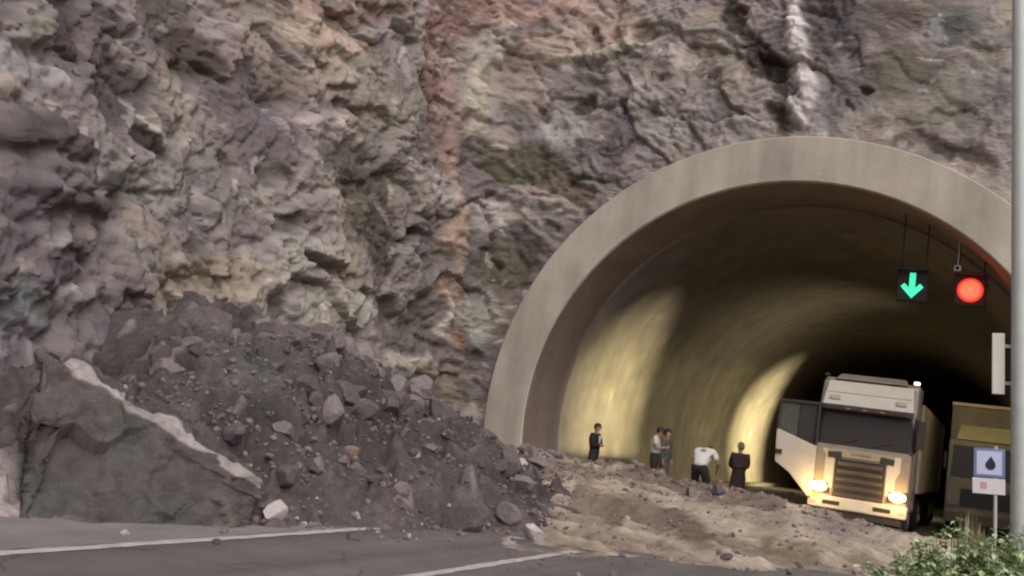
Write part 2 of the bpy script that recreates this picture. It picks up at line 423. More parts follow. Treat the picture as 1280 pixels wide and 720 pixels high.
cd = bpy.data.cameras.new('camera')
cd.sensor_width, cd.lens = 36, 36 * 1300 / 1280
cd.clip_end, cd.clip_start = 6000, .1
co = bpy.data.objects.new('camera', cd)
COL.objects.link(co)
yaw, pit, rol = [math.radians(v) for v in (25.88, 7.27, 7.54)]
fw = Vector((-math.sin(yaw) * math.cos(pit), math.cos(yaw) * math.cos(pit), math.sin(pit)))
rt = Vector((math.cos(yaw), math.sin(yaw), 0))
up = rt.cross(fw)
r2, u2 = math.cos(rol) * rt + math.sin(rol) * up, -math.sin(rol) * rt + math.cos(rol) * up
co.matrix_world = Matrix(((r2.x, u2.x, -fw.x, 0), (r2.y, u2.y, -fw.y, 0), (r2.z, u2.z, -fw.z, 1.65), (0, 0, 0, 1)))
cd.dof.use_dof = True
cd.dof.focus_distance, cd.dof.aperture_fstop = 26, 4.0
SC.camera = co
vs = SC.view_settings
vs.view_transform, vs.look, vs.gamma, vs.exposure = 'Standard', 'None', 1, .65
SC.cycles.use_denoising = True
SC.cycles.max_bounces = 6
SC.cycles.filter_width = 2.2
SC.cycles.sample_clamp_indirect = 4
# ------------------------------------------------------------------ cliff
def grading(lo, hi, fine_lo, fine_hi, f, c):
    a = np.arange(lo, fine_lo, c)
    b = np.arange(fine_lo, fine_hi, f)
    d = np.arange(fine_hi, hi + c, c)
    return np.concatenate([a, b, d])

def build_cliff():
    s = np.concatenate([np.arange(2, 40, .5), np.arange(40, 47.5, .12), np.arange(47.5, 84.5, .054), np.arange(84.5, 98, .11), np.arange(98, PS[-1] - 2, .5)])
    z = np.concatenate([np.arange(-1, 17.5, .056), np.arange(17.5, 40, .5)])
    S, Z = np.meshgrid(s, z, indexing='ij')
    P, N = cliff_base(S, Z)
    w = P + .55 * np.stack([fbm(P * .5, 3, 5), fbm(P * .5, 3, 6), fbm(P * .5, 3, 7)], -1) \
          + .04 * np.stack([fbm(P * 2.6, 3, 8), fbm(P * 2.6, 3, 9), fbm(P * 2.6, 3, 10)], -1)
    # bedding that falls towards the tunnel
    u = np.stack([w[..., 0] + .25 * w[..., 2], w[..., 1] * .9, w[..., 2] * 1.25 + .35 * w[..., 0] - .25 * w[..., 1]], -1)
    f1, f2, r1, r2, off = worley(u / 2.1, 20)
    big = (r1 - .5) * .85 + (off[..., 0] * (r2 - .5) + off[..., 2] * (r1 - .6)) * .8 - .22 * (1 - sstep(0, .13, f2 - f1))
    f1, f2, q1, q2, off = worley(u * np.array([1, 1, 1.3]) / .78, 40)
    mid = (q1 - .5) * .30 + (off[..., 0] * (q2 - .5) + off[..., 2] * (q1 - .6)) * .36 - .09 * (1 - sstep(0, .16, f2 - f1))
    f1, f2, p1, p2, off = worley(u * np.array([1, 1, 1.2]) / .27, 60)
    sml = (p1 - .5) * .085 + (off[..., 0] * (p2 - .5) + off[..., 2] * (p1 - .6)) * .12 - .025 * (1 - sstep(0, .2, f2 - f1))
    ridge = 1 - np.abs(fbm(u * .33, 4, 80))
    D = big * .42 + mid * .34 + sml * .85 + .25 * (ridge - .6) + .045 * fbm(w * 5, 4, 90)
    # the right-hand face above the vault is smoother, sprayed rock
    smooth = sstep(76.5, 78.5, S) * .65
    D = D * (1 - smooth) + .1 * smooth * fbm(P * .8, 4, 33)
    # colour: pale grey brown with mineral patches
    t = fbm(w * .33, 4, 101)
    t2 = fbm(w * .8 + 9, 4, 102)
    base = np.array(A(114, 103, 99))
    C = base * np.ones(P.shape)
    def mixc(C, rgb, wgt):
        return C + (np.array(A(*rgb)) - C) * wgt[..., None]
    C = mixc(C, (122, 114, 102), sstep(.1, .7, t) * .7)
    C = mixc(C, (96, 84, 84), sstep(.1, .7, -t) * .9)
    C = mixc(C, (126, 108, 92), sstep(.15, .8, t2) * .6)
    far = sstep(66, 70, S)
    # relief and colour of the patches; holes and crevices carry painted shade
    wu = .26 * fbm(P * 1.3, 4, 55) + .05 * fbm(P * 5, 3, 57)
    wv = .16 * fbm(P * 1.3 + 7, 4, 56) + .05 * fbm(P * 5 + 3, 3, 58)
    for (a, b, m1, m2, m3, m4, r, g, bl, st, dp) in FEAT:
        ds, dz = S - a + wu, Z - b + wv
        q = np.sqrt((m1 * ds + m2 * dz) ** 2 + (m3 * ds + m4 * dz) ** 2)
        k = 1 - sstep(.62, 1.28, q)
        C = mixc(C, (r, g, bl), k * st)
        if dp: D = D + dp * (1 - sstep(.5, 1.25, q))
    # every broken block has its own tone
    C = C * (1 + .22 * (q1 - .5) + .14 * (p1 - .5) + .12 * (r1 - .5))[..., None]
    C = mixc(C, (150, 140, 134), sstep(.78, 1.0, p2) * sstep(.55, 1, q2) * .55)
    C = mixc(C, (84, 72, 66), sstep(.74, .98, q1) * sstep(.5, 1, p1) * .5)
    # stronger contrast of minerals and painted shade
    C = C * (C.mean(-1, keepdims=True) / .27) ** .6 * 1.02
    g_ = C.mean(-1, keepdims=True) * np.array((1.03, .99, .97))
    C = (C * .8 + g_ * .2) * .88
    # the left flank is a darker mauve rock
    C = C * (1 - (1 - sstep(53, 60, S + 2 * t))[..., None] * np.array((.17, .18, .13)))
    # rock is trimmed to the collar of the vault
    rr = np.hypot(P[..., 0] - TX, P[..., 2] - TZ)
    near = 1 - sstep(RO - .1, RO + 1.6, rr)
    onface = sstep(26.9, 27.9, P[..., 1])
    D = D * (1 - near * onface * .8)
    D = np.minimum(D, .35 + (1 - near * onface) * 2)
    V = P + N * D[..., None]
    V[..., 2] += .25 * sml + .1 * mid
    V[..., 1] = np.where((near * onface > .02), np.maximum(V[..., 1], TY + .35), V[..., 1])
    hole = (rr < RO - .35) & (P[..., 1] > 24)
    kill = hole[:-1, :-1] & hole[1:, :-1] & hole[1:, 1:] & hole[:-1, 1:]
    me = grid_mesh('cliff', V, ~kill, C, True)
    m = mat('rock', (1, 1, 1), .92, .17, 1.7, .6, 14, attr='tint', detail=9, streak=((.7, .7, 4.5), .16))
    nt = m.node_tree
    b = nt.nodes['Principled BSDF']
    old = next(n for n in nt.nodes if n.type == 'BUMP')
    tc = next(n for n in nt.nodes if n.type == 'TEX_COORD')
    wn = nt.nodes.new('ShaderNodeTexNoise')
    wn.inputs['Scale'].default_value, wn.inputs['Detail'].default_value = 1.6, 4
    ad = nt.nodes.new('ShaderNodeMix')
    ad.data_type, ad.blend_type = 'RGBA', 'ADD'
    ad.inputs[0].default_value = .35
    nt.links.new(tc.outputs['Object'], wn.inputs['Vector'])
    nt.links.new(tc.outputs['Object'], ad.inputs[6])
    nt.links.new(wn.outputs['Color'], ad.inputs[7])
    prev = old
    mp = nt.nodes.new('ShaderNodeMapping')
    mp.inputs['Rotation'].default_value = (.25, .35, 0)
    mp.inputs['Scale'].default_value = (.8, .8, 2.2)
    nt.links.new(ad.outputs[2], mp.inputs['Vector'])
    for sc_, dist, typ in ((1.3, .16, 'RIDGED_MULTIFRACTAL'), (3.6, .06, 'RIDGED_MULTIFRACTAL')):
        vo = nt.nodes.new('ShaderNodeTexNoise')
        vo.noise_type = typ
        vo.normalize = True
        vo.inputs['Scale'].default_value, vo.inputs['Detail'].default_value, vo.inputs['Roughness'].default_value = sc_, 6, .6
        nt.links.new(mp.outputs[0], vo.inputs['Vector'])
        bp = nt.nodes.new('ShaderNodeBump')
        bp.inputs['Strength'].default_value, bp.inputs['Distance'].default_value = .7, dist
        nt.links.new(vo.outputs['Fac'], bp.inputs['Height'])
        nt.links.new(prev.outputs['Normal'], bp.inputs['Normal'])
        prev = bp
    nt.links.new(prev.outputs['Normal'], b.inputs['Normal'])
    o = link('cliff', me, m)
    tag(o, 'broken grey brown rock face with rust red streaks around the tunnel mouth', 'cliff', kind='structure')
build_cliff()

# ------------------------------------------------------------------ ground, road, shoulder, markings
def sheet(name, pts, z, m, label, cat):
    bm = bmesh.new()
    bm.faces.new([bm.verts.new((x, y, z)) for x, y in pts])
    bmesh.ops.recalc_face_normals(bm, faces=bm.faces)
    me = bpy.data.meshes.new(name)
    bm.to_mesh(me)
    if me.polygons[0].normal.z < 0: me.flip_normals()
    o = link(name, me, m)
    return tag(o, label, cat, kind='structure')
sheet('ground', [(-2500, -2500), (2500, -2500), (2500, 2500), (-2500, 2500)], -.05, mat('earth', (.17, .14, .11), .95, .3, .6),
      'bare brown earth stretching out around the road', 'ground')
ASPH = mat('asphalt', A(110, 102, 99, 1.0), .85, .16, 1.1, .6, 90, streak=((1.6, .07, 1), .26))
nt = ASPH.node_tree
b = nt.nodes['Principled BSDF']
tc = next(n for n in nt.nodes if n.type == 'TEX_COORD')
wn = nt.nodes.new('ShaderNodeTexNoise')
wn.inputs['Scale'].default_value, wn.inputs['Detail'].default_value = 1.3, 5
ad = nt.nodes.new('ShaderNodeMix')
ad.data_type, ad.blend_type = 'RGBA', 'ADD'
ad.inputs[0].default_value = .8
vo = nt.nodes.new('ShaderNodeTexVoronoi')
vo.feature = 'DISTANCE_TO_EDGE'
vo.inputs['Scale'].default_value = .42
mr = nt.nodes.new('ShaderNodeMapRange')
mr.inputs[1].default_value, mr.inputs[2].default_value, mr.inputs[3].default_value = .002, .007, .55
ml = nt.nodes.new('ShaderNodeVectorMath')
ml.operation = 'SCALE'
nt.links.new(tc.outputs['Object'], wn.inputs['Vector'])
nt.links.new(tc.outputs['Object'], ad.inputs[6])
nt.links.new(wn.outputs['Color'], ad.inputs[7])
nt.links.new(ad.outputs[2], vo.inputs['Vector'])
nt.links.new(vo.outputs['Distance'], mr.inputs[0])
nt.links.new(b.inputs['Base Color'].links[0].from_socket, ml.inputs[0])
nt.links.new(mr.outputs[0], ml.inputs['Scale'])
nt.links.new(ml.outputs[0], b.inputs['Base Color'])
sheet('road', [(-11.2, -60), (-1.15, -60), (-1.15, 19), (1.0, 25), (1.0, 27.5), (1.0, 62), (-11.4, 62), (-11.2, 26)], 0, ASPH,
      'dark grey asphalt road leading into the tunnel', 'road')
n = 200
yy = np.linspace(-60, 24, n)
L = np.stack([-11.9 + 0 * yy, yy, 0 * yy + .004], -1)
R = np.stack([-7.62 + .05 * vnoise(np.stack([yy * 3, 0 * yy, 0 * yy], -1), 3), yy, 0 * yy + .004], -1)
tag(link('shoulder', grid_mesh('shoulder', np.stack([R, L], 0)), mat('dusty_shoulder', A(130, 121, 119, 1.0), .9, .14, 1.6, .5, 60, streak=((2.2, .2, 1), .14))),
    'pale dusty hard shoulder between the edge line and the rock', 'shoulder', kind='structure')
def stripe(x, y0, y1, w, label):
    n = max(2, int((y1 - y0) / .08))
    yy = np.linspace(y0, y1, n)
    e = lambda k: w / 2 + .018 * vnoise(np.stack([yy * 7, 0 * yy + k, 0 * yy], -1), 8)
    V = np.stack([np.stack([x + e(0), yy, 0 * yy + .008], -1), np.stack([x - e(5), yy, 0 * yy + .008], -1)], 0)
    P = V.mean(0)
    wear = fbm(np.stack([P[:, 0] * 0 + x, P[:, 1] * 2.2, P[:, 2]], -1), 4, 12)
    keep = (wear[:-1] > -.62)[None]
    o = link('road_marking', grid_mesh('road_marking', V, keep), MARK)
    tag(o, label, 'road marking', kind='structure')
MARK = mat('worn_white_paint', A(160, 151, 149, 1.3), .75, .22, 5, .3, 60)
stripe(-7.5, -40, 14.2, .17, 'worn white edge line along the pale shoulder under the rubble')
stripe(-5.2, -40, 14.4, .15, 'worn white lane line running into the mud by the rubble foot')
# tunnel footways and the grass verge with its kerb
KERB = mat('kerb_concrete', A(128, 122, 114, 1.2), .9, .15, 5, .4, 40)
for x0, x1, lab in ((-12.3, -11.35, 'raised concrete footway along the left tunnel wall'), (.98, 1.8, 'raised concrete footway along the right tunnel wall')):
    tag(MB().box(((x0 + x1) / 2, 45.5, .0), (x1 - x0, 35, .3)).build('pavement', KERB, bevel=.02), lab, 'pavement', kind='structure')
mb = MB()
kp = [(-1.1, -60), (-1.1, 19), (1.05, 25), (1.05, 27.3)]
for (xa, ya), (xb, yb) in zip(kp[:-1], kp[1:]):
    q = Vector((xb - xa, yb - ya, 0))
    nrm = Vector((q.y, -q.x, 0)).normalized() * .14
    mb.prism([(xa, ya, -.1), (xb, yb, -.1), (xb, yb, .12), (xa, ya, .12)], nrm)
tag(mb.build('kerb', KERB), 'concrete kerb edging the grass verge on the right', 'kerb', kind='structure')
vx, vy = np.meshgrid(np.linspace(0, 1, 60), np.linspace(-60, 27.2, 240), indexing='ij')
edge = np.interp(vy, [-60, 19, 25, 28], [-.97, -.97, 1.18, 1.18])
X = edge + vx ** 2 * (26 - edge)
Zv = .1 + .04 * fbm(np.stack([X, vy, 0 * X], -1) * .8, 4, 4) + .5 * sstep(1, 8, X - edge)
tag(link('verge', grid_mesh('verge', np.stack([X, vy, Zv], -1)), mat('verge_soil', (.10, .115, .05), .95, .35, 2.5, .5, 20, color2=(.17, .15, .09))),
    'weedy verge beside the road on the right', 'verge', kind='structure')

# ------------------------------------------------------------------ tunnel
def sweep(name, prof, m, parent=None, a0=-.32, a1=math.pi + .32, n=140):
    """prof: (radius, y) closed profile swept round the tunnel axis"""
    t = np.linspace(a0, a1, n)
    prof = np.asarray(prof + [prof[0]], float)
    V = np.stack([np.stack([TX - r * np.cos(t), 0 * t + y, TZ + r * np.sin(t)], -1) for r, y in prof], 0)
    me = grid_mesh(name, V, smooth=False)
    o = link(name, me, m, parent)
    return o
portal = empty('tunnel_portal', (TX, TY, 0))
tag(portal, 'rounded pale concrete tunnel portal set into the rock', 'tunnel')
CONC = mat('portal_concrete', A(155, 144, 132, 1.3), .88, .16, .7, .4, 18, streak=((1.3, 1.3, .16), .2))
DARKC = mat('dirty_concrete', A(96, 84, 75, 1.55), .92, .18, 1.2, .3, 12)
def rel(o):
    o.parent = portal
    o.matrix_parent_inverse = Matrix.Translation((-TX, -TY, 0))
    return o
rel(sweep('collar', [(RI + .03, TY), (RO - .03, TY), (RO, TY + .03), (RO, TY + 4.4), (RI + .01, TY + 4.4), (RI, TY + .03)], CONC))
rel(sweep('reveal', [(RI - .005, TY + .05), (RI - .005, TY + 2.45), (RI - .12, TY + 2.45), (RI - .12, TY + 2.42), (RI - .03, TY + 2.40), (RI - .03, TY + .06)], DARKC))
# lining: bends away to the right so that no daylight shows
yy = np.concatenate([np.arange(TY + 2.4, 76, .5), np.arange(76, 150, 2.0)])
t = np.linspace(-.32, math.pi + .32, 150)
T, Yg = np.meshgrid(t, yy, indexing='ij')
bend = np.maximum(Yg - 70, 0) ** 2 * .008
V = np.stack([TX - (RI - .11) * np.cos(T) + bend, Yg, TZ + (RI - .11) * np.sin(T)], -1)
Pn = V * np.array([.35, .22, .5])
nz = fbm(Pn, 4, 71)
soot_shade = .95 * sstep(3.6, 6.6, V[..., 2] + .8 * nz)  # soot on the upper vault
soot_shade = np.maximum(soot_shade, .6 * sstep(.0, .8, 1.0 - np.abs(V[..., 1] + 1.2 * nz - 44.5) / 6.5))  # unlit gap between the lamp pools, painted darker into the lining
soot_shade = np.maximum(soot_shade, .9 * sstep(67, 75, V[..., 1] + 2 * nz))  # unlit depth of the bore, painted dark as well
Cc = np.array(A(158, 146, 126, 1.1)) * (1 - soot_shade[..., None]) + np.array((.165, .14, .118)) * soot_shade[..., None]
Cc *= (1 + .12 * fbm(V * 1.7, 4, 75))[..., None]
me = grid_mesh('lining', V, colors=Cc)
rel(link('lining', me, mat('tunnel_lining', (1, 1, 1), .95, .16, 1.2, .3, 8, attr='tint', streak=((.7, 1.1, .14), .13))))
# yellow floodlights on the right wall, turned to the left wall; the weaker ones are added fill
HOUS = mat('lamp_housing', (.03, .03, .03), .6, .2)
def flood(loc, target, power, size, label):
    r = empty('tunnel_floodlight', loc)
    tag(r, label, 'floodlight', 'floodlights on the right tunnel wall')
    dv = (Vector(target) - Vector(loc)).normalized()
    q = dv.to_track_quat('-Z', 'Y').to_matrix()
    MB().box((0, 0, .06), (.34, .26, .14), q).build('housing', HOUS, r, bevel=.015)
    MB().box(dv * .022 , (.28, .2, .01), q).build('lens', glow('sodium_lens', (1, .75, .2), 2.0), r)
    up_ = Vector((TX, loc[1], TZ)) - Vector(loc)
    MB().cyl((0, 0, 0), -up_.normalized() * (RI - .1 - up_.length), .025, n=8).build('bracket', HOUS, r)
    ld = bpy.data.lights.new('sodium_light', 'SPOT')
    ld.energy, ld.color, ld.spot_size, ld.spot_blend, ld.shadow_soft_size = power, (1, .90, .56), math.radians(size), 1.0, .10
    lo = bpy.data.objects.new('sodium_light', ld)
    COL.objects.link(lo)
    lo.parent = r
    lo.location = dv * .06
    lo.rotation_euler = dv.to_track_quat('-Z', 'Y').to_euler()
flood((.50, 34.2, 5.25), (-12.2, 34.0, 3.0), 11000, 40, 'small dark floodlight on the right tunnel wall nearest the mouth')
flood((.50, 45.5, 5.25), (-10.5, 46.5, 2.0), 2600, 120, 'added dim fill floodlight on the right tunnel wall behind the lorries')  # unseen fill lamp, added to brighten the middle of the tunnel
flood((.50, 56.5, 5.25), (-12.0, 56.5, 3.0), 19000, 46, 'small dark floodlight on the right tunnel wall deepest inside')
flood((-1.0, 30.9, 6.6), (-.6, 34.2, 2.6), 200, 95, 'added small fill floodlight hung from the vault above the dark lorry')  # unseen fill lamp, added to brighten the box lorry

# ------------------------------------------------------------------ lane signals
BLK = mat('black_metal', (.012, .011, .011), .8, .2)
def signal(loc, label):
    r = empty('lane_signal', loc)
    tag(r, label, 'traffic signal', 'lane signals over the tunnel mouth')
    MB().box((0, .11, 0), (.76, .2, .8)).build('housing', BLK, r, bevel=.03)
    for dx in (-.3, .3):
        zt = math.sqrt(max(.1, (RI - .02) ** 2 - (loc[0] + dx - TX) ** 2)) + TZ - loc[2]
        MB().cyl((dx, .11, .4), (dx, .11, zt), .018, n=10).build('hanger', BLK, r)
    mb = MB()
    mb.box((0, -.10, .42), (.8, .22, .03))
    mb.build('visor', BLK, r)
    return r
g = signal((-2.36, 28.5, 6.49), 'black lane signal showing a lit green down arrow')
aw = [(-.075, .34), (.075, .34), (.075, -.06), (.19, .06), (.28, -.03), (0, -.33), (-.28, -.03), (-.19, .06), (-.075, -.06)]
MB().prism([(x, -.012, z) for x, z in aw], (0, .02, 0)).build('arrow', glow('green_led', (.05, .80, .42), .55), g)
rd = signal((-.97, 28.5, 6.46), 'black lane signal showing a round lit red lamp')
MB().cyl((0, -.012, 0), (0, .006, 0), .31, n=40).build('lamp', glow('red_led', (1, .04, .025), .30), rd)
mb = MB().torus((0, -.02, 0), (0, 1, 0), .18, .075, 36, 8)
mb.build('ring', glow('red_led_bright', (1, .13, .065), .8), rd)
MB().cyl((0, -.03, 0), (0, .0, 0), .10, n=24).build('core', glow('red_led_core', (1, .13, .06), .9), rd)
for o_, col_, e_ in ((rd, (1, .08, .04), 7),):
    ld = bpy.data.lights.new('signal_light', 'POINT')
    ld.energy, ld.color, ld.shadow_soft_size = e_, col_, .2
    lo = bpy.data.objects.new('signal_light', ld)
    COL.objects.link(lo)
    lo.parent, lo.location = o_, (0, -.35, 0)
cam_ = empty('tunnel_camera', (-1.3, 28.45, 6.98))
tag(cam_, 'small pale camera beside the red lane signal', 'camera')
GREY = mat('pale_grey_paint', (.5, .48, .48), .5, .1)
MB().box((0, 0, 0), (.16, .3, .15)).build('body', GREY, cam_, bevel=.02)
MB().cyl((0, -.16, 0), (0, -.145, 0), .05, n=16).build('lens', BLK, cam_)
MB().cyl((0, .05, .07), (0, .05, math.sqrt((RI - .02) ** 2 - (-1.3 - TX) ** 2) + TZ - 6.98), .02, n=8).build('bracket', GREY, cam_)
# ------------------------------------------------------------------ landslide: dark rubble slope, tan mud, boulder
FY = [4, 7.5, 9, 10.4, 13, 15.3, 17, 19, 21, 23, 25, 27, 29]
FX = [-10.2, -9.3, -8.9, -8.2, -7.3, -6.75, -6.9, -7.5, -8.2, -9.1, -9.9, -10.4, -11.8]
def foot(Y): return np.interp(Y, FY, FX)
def wall(Y): return np.interp(Y, PATH[:60, 1], PATH[:60, 0])
def crest(Y): return np.interp(Y, [4, 7, 9, 11, 12.5, 15, 17, 20, 22, 24, 26, 28, 30], [.1, .35, .8, 1.4, 2.15, 2.6, 2.35, 1.8, 1.4, 1.2, 1.1, .9, .3])
def slope_h(X, Y):
    f, w = foot(Y), wall(Y) + .3
    P = np.stack([X, Y, 0 * X], -1)
    f = f + .45 * fbm(P * .7, 3, 201) + .12 * fbm(P * 3.3, 3, 202)
    t = (f - X) / np.maximum(f - w, .6)
    prof = np.where(t < .72, np.clip(t, -1, 1) / .72, 1 + (t - .72) * .25)
    prof = np.where(t > 0, prof ** .82 if False else np.sign(prof) * np.abs(prof) ** .85, prof * 2)
    return crest(Y) * prof
def rough_h(X, Y):
    P = np.stack([X, Y, 0 * X], -1)
    a1, a2, r1, r2, o1 = worley(P / .62 + .15 * fbm(P * 2, 2, 9)[..., None], 211)
    b1, b2, q1, q2, o2 = worley(P / .24, 212)
    h = .40 * (r1 - .45) + (o1[..., 0] * (r2 - .5) + o1[..., 1] * (r1 - .5)) * .30 + .12 * (q1 - .5) + (o2[..., 0] * (q2 - .5)) * .09
    return h + .16 * fbm(P * .9, 4, 213) + .02 * fbm(P * 9, 3, 214), r1, q1
x, y = np.arange(-16.2, -5.2, .055), np.arange(4, 31, .06)
X, Y = np.meshgrid(x, y, indexing='ij')
H = slope_h(X, Y)
Rg, r1, q1 = rough_h(X, Y)
amp = sstep(-.1, .5, H)
Zm = np.where(H > 0, H, H * 1.0) + Rg * amp - .04
P = np.stack([X, Y, Zm], -1)
C = np.ones(P.shape) * np.array(A(82, 73, 72))
def mixc(C, rgb, w): return C + (np.array(A(*rgb)) - C) * w[..., None]
nz = fbm(P * .55, 4, 221)
C = mixc(C, (68, 60, 58), sstep(.05, .6, -nz) * .8)
C = mixc(C, (98, 88, 86), sstep(.1, .7, nz) * .8)
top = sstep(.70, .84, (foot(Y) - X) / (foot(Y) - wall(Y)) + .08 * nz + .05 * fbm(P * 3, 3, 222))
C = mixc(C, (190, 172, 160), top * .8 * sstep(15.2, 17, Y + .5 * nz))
wn = .25 * fbm(P * 1.6, 3, 223)
C = mixc(C, (165, 149, 131), (1 - sstep(.6, 1.3, blob(X, Y, -13.4, 23, 1.6, 2.2) + wn)) * .9)
C = mixc(C, (78, 76, 72), (1 - sstep(.6, 1.3, blob(X, Y, -10.2, 12.5, .9, .7) + wn)) * .6)
C = mixc(C, (150, 140, 136), (1 - sstep(.55, 1.1, blob(X, Y, -11.2, 17.6, 1.3, .16, -35) + .6 * wn)) * .9)
C = mixc(C, (140, 130, 126), (1 - sstep(.55, 1.1, blob(X, Y, -10.3, 19.2, .9, .12, -30) + .6 * wn)) * .8)
C = mixc(C, (105, 90, 78), sstep(24.2, 25.5, Y + 2 * wn) * .8)
C *= (1 + .5 * (r1 - .5) + .45 * (q1 - .5))[..., None] * .44
C = mixc(C, (138, 128, 124), sstep(.94, .97, q1) * .25)
C = mixc(C, (124, 112, 109), (1 - sstep(7.9, 8.7, Y + .3 * nz)) * .9)
keep = ~((H < -.5)[:-1, :-1] & (H < -.5)[1:, 1:])
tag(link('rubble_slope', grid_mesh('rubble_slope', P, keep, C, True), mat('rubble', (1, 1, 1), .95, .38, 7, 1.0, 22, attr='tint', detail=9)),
    'dark mauve grey slope of broken rubble spilled against the cliff', 'landslide', kind='stuff')

# mud that ran out over the road
POLY = np.array([(-12.6, 41), (-12.4, 26), (-10.6, 23.4), (-8.6, 19.0), (-7.4, 16.2), (-6.0, 13.4), (-5.3, 13.3), (-4.5, 14.0), (-3.3, 15.2), (-2.3, 16.8), (-1.4, 18.0),
                 (-1.1, 20), (-.6, 23), (.6, 25.5), (.4, 28), (-1.6, 29.5), (-4.6, 30), (-4.7, 36), (-5.5, 41)], float)
def poly_dist(X, Y, poly):
    """positive inside"""
    d = np.full(X.shape, 1e9)
    ins = np.zeros(X.shape, bool)
    for (ax, ay), (bx, by) in zip(poly, np.roll(poly, -1, 0)):
        ex, ey = bx - ax, by - ay
        t = np.clip(((X - ax) * ex + (Y - ay) * ey) / (ex * ex + ey * ey), 0, 1)
        d = np.minimum(d, np.hypot(X - ax - t * ex, Y - ay - t * ey))
        c = (ay > Y) != (by > Y)
        ins ^= c & (X < ax + (Y - ay) * ex / (ey if ey else 1e-9))
    return np.where(ins, d, -d)
def mud_h(X, Y):
    P = np.stack([X, Y, 0 * X], -1)
    d = poly_dist(X, Y, POLY) + .55 * fbm(P * .9, 4, 231) + .14 * fbm(P * 4, 3, 232)
    h = .20 * sstep(-.1, 1.6, d) + .04 * sstep(-.05, .15, d)
    a = np.interp(X, [-12.5, -9, -6, -4, -2, 0], [.85, .66, .44, .22, .10, .04])
    dy = Y - (26.0 + .3 * fbm(P * .5, 2, 233))
    h = h + a * np.exp(-(dy / np.where(dy < 0, 2.2, 2.0)) ** 2) * sstep(0, 1, d)
    # furrows pushed up across the road
    g = fbm(np.stack([X * .30 + .1 * Y, Y * 1.05 + .25 * X, 0 * X], -1), 4, 234)
    h = h + (.22 * g - .07 * (1 - np.abs(fbm(P * .8, 3, 236)))) * sstep(.1, .9, d)
    lump = fbm(P * 3.1, 4, 235)
    h = h + .05 * lump * sstep(0, .6, d)
    return np.where(d > -.3, h, -.2), d, g, lump
x, y = np.arange(-13, 2, .06), np.arange(11, 42, .06)
X, Y = np.meshgrid(x, y, indexing='ij')
H, d, g, lump = mud_h(X, Y)
P = np.stack([X, Y, H - .03], -1)
C = np.ones(P.shape) * np.array(A(157, 141, 124, 1.25))
def mixm(C, rgb, w): return C + (np.array(A(*rgb, 1.25)) - C) * w[..., None]
C = mixm(C, (118, 102, 88), sstep(.0, .45, -g) * .9)
C = mixm(C, (165, 150, 134), sstep(.1, .6, g) * .6)
wn = .22 * fbm(P * 1.3, 4, 241) + .08 * fbm(P * 5, 3, 242)
for (cx, cy, m1, m2, m3, m4, r, g_, b, st) in MUDF:
    q = np.hypot(m1 * (X - cx) + m2 * (Y - cy), m3 * (X - cx) + m4 * (Y - cy))
    C = mixm(C, (r, g_, b), (1 - sstep(.6, 1.25, q + wn)) * st)
C = mixm(C, (104, 89, 79), sstep(-.3, .5, Y - 25.2 - .0 * X + 4 * wn + .35 * (X + 8)) * (X < -4.5) * .85)
C = mixm(C, (118, 107, 98), sstep(27.6, 29.5, Y + 2 * wn) * .9)
C = mixm(C, (128, 114, 101), (1 - sstep(.02, .28, d)) * .7)
C *= (1 + .12 * lump)[..., None] * .90
tag(link('mud', grid_mesh('mud', P, ~((d < -.35)[:-1, :-1] & (d < -.35)[1:, 1:]), C, True), mat('wet_mud', (1, 1, 1), .85, .26, 7, 1.0, 26, attr='tint', detail=8)),
    'pale tan mud with dark furrows spread over the road before the tunnel', 'mud', kind='stuff')

def ground_zv(X, Y):
    h = slope_h(X, Y)
    z = np.where(h > 0, h + rough_h(X, Y)[0] * sstep(-.1, .5, h) - .04, 0)
    m, dd, _, _ = mud_h(X, Y)
    return np.maximum(np.maximum(z, 0), np.where(dd > 0, m - .03, 0))
def ground_z(x, y):
    X, Y = np.array([x], float), np.array([y], float)
    z = [0.0]
    h = slope_h(X, Y)
    if h[0] > 0: z.append(float(h[0] + rough_h(X, Y)[0][0] * sstep(-.1, .5, h)[0] - .04))
    m = mud_h(X, Y)
    if m[1][0] > 0: z.append(float(m[0][0] - .03))
    return max(z)

# big dark wedge of rock with a pale vein along its ridge
def mesh_np(me):
    v = np.empty(len(me.vertices) * 3, np.float32)
    me.vertices.foreach_get('co', v)
    return v.reshape(-1, 3).astype(float)
def set_np(me, V):
    me.vertices.foreach_set('co', V.astype(np.float32).reshape(-1))
    me.update()
def set_tint(me, C):
    at = me.color_attributes.new('tint', 'FLOAT_COLOR', 'POINT')
    c = np.ones((len(C), 4), np.float32)
    c[:, :3] = C
    at.data.foreach_set('color', c.reshape(-1))
bo = empty('boulder', (-9.0, 9.2, 0))
tag(bo, 'huge dark wedge shaped boulder with a pale vein down its ridge', 'boulder')
bm = bmesh.new()
base = [(-8.95, 7.75, -.2), (-8.15, 10.45, -.2), (-9.6, 11.2, -.2), (-10.9, 9.0, -.2)]
topv = [(-10.25, 8.75, 1.80), (-8.05, 10.4, .55), (-9.4, 10.9, .75), (-10.75, 9.35, 1.75)]
vb = [bm.verts.new(p) for p in base]
vt = [bm.verts.new(p) for p in topv]
bm.faces.new(vb[::-1]); bm.faces.new(vt)
for i in range(4):
    bm.faces.new((vb[i], vb[(i + 1) % 4], vt[(i + 1) % 4], vt[i]))
bmesh.ops.subdivide_edges(bm, edges=bm.edges, cuts=70, use_grid_fill=True)
bmesh.ops.recalc_face_normals(bm, faces=bm.faces)
me = bpy.data.meshes.new('rock_body')
bm.normal_update()
Nn = np.array([v.normal[:] for v in bm.verts])
bm.to_mesh(me); bm.free()
V = mesh_np(me)
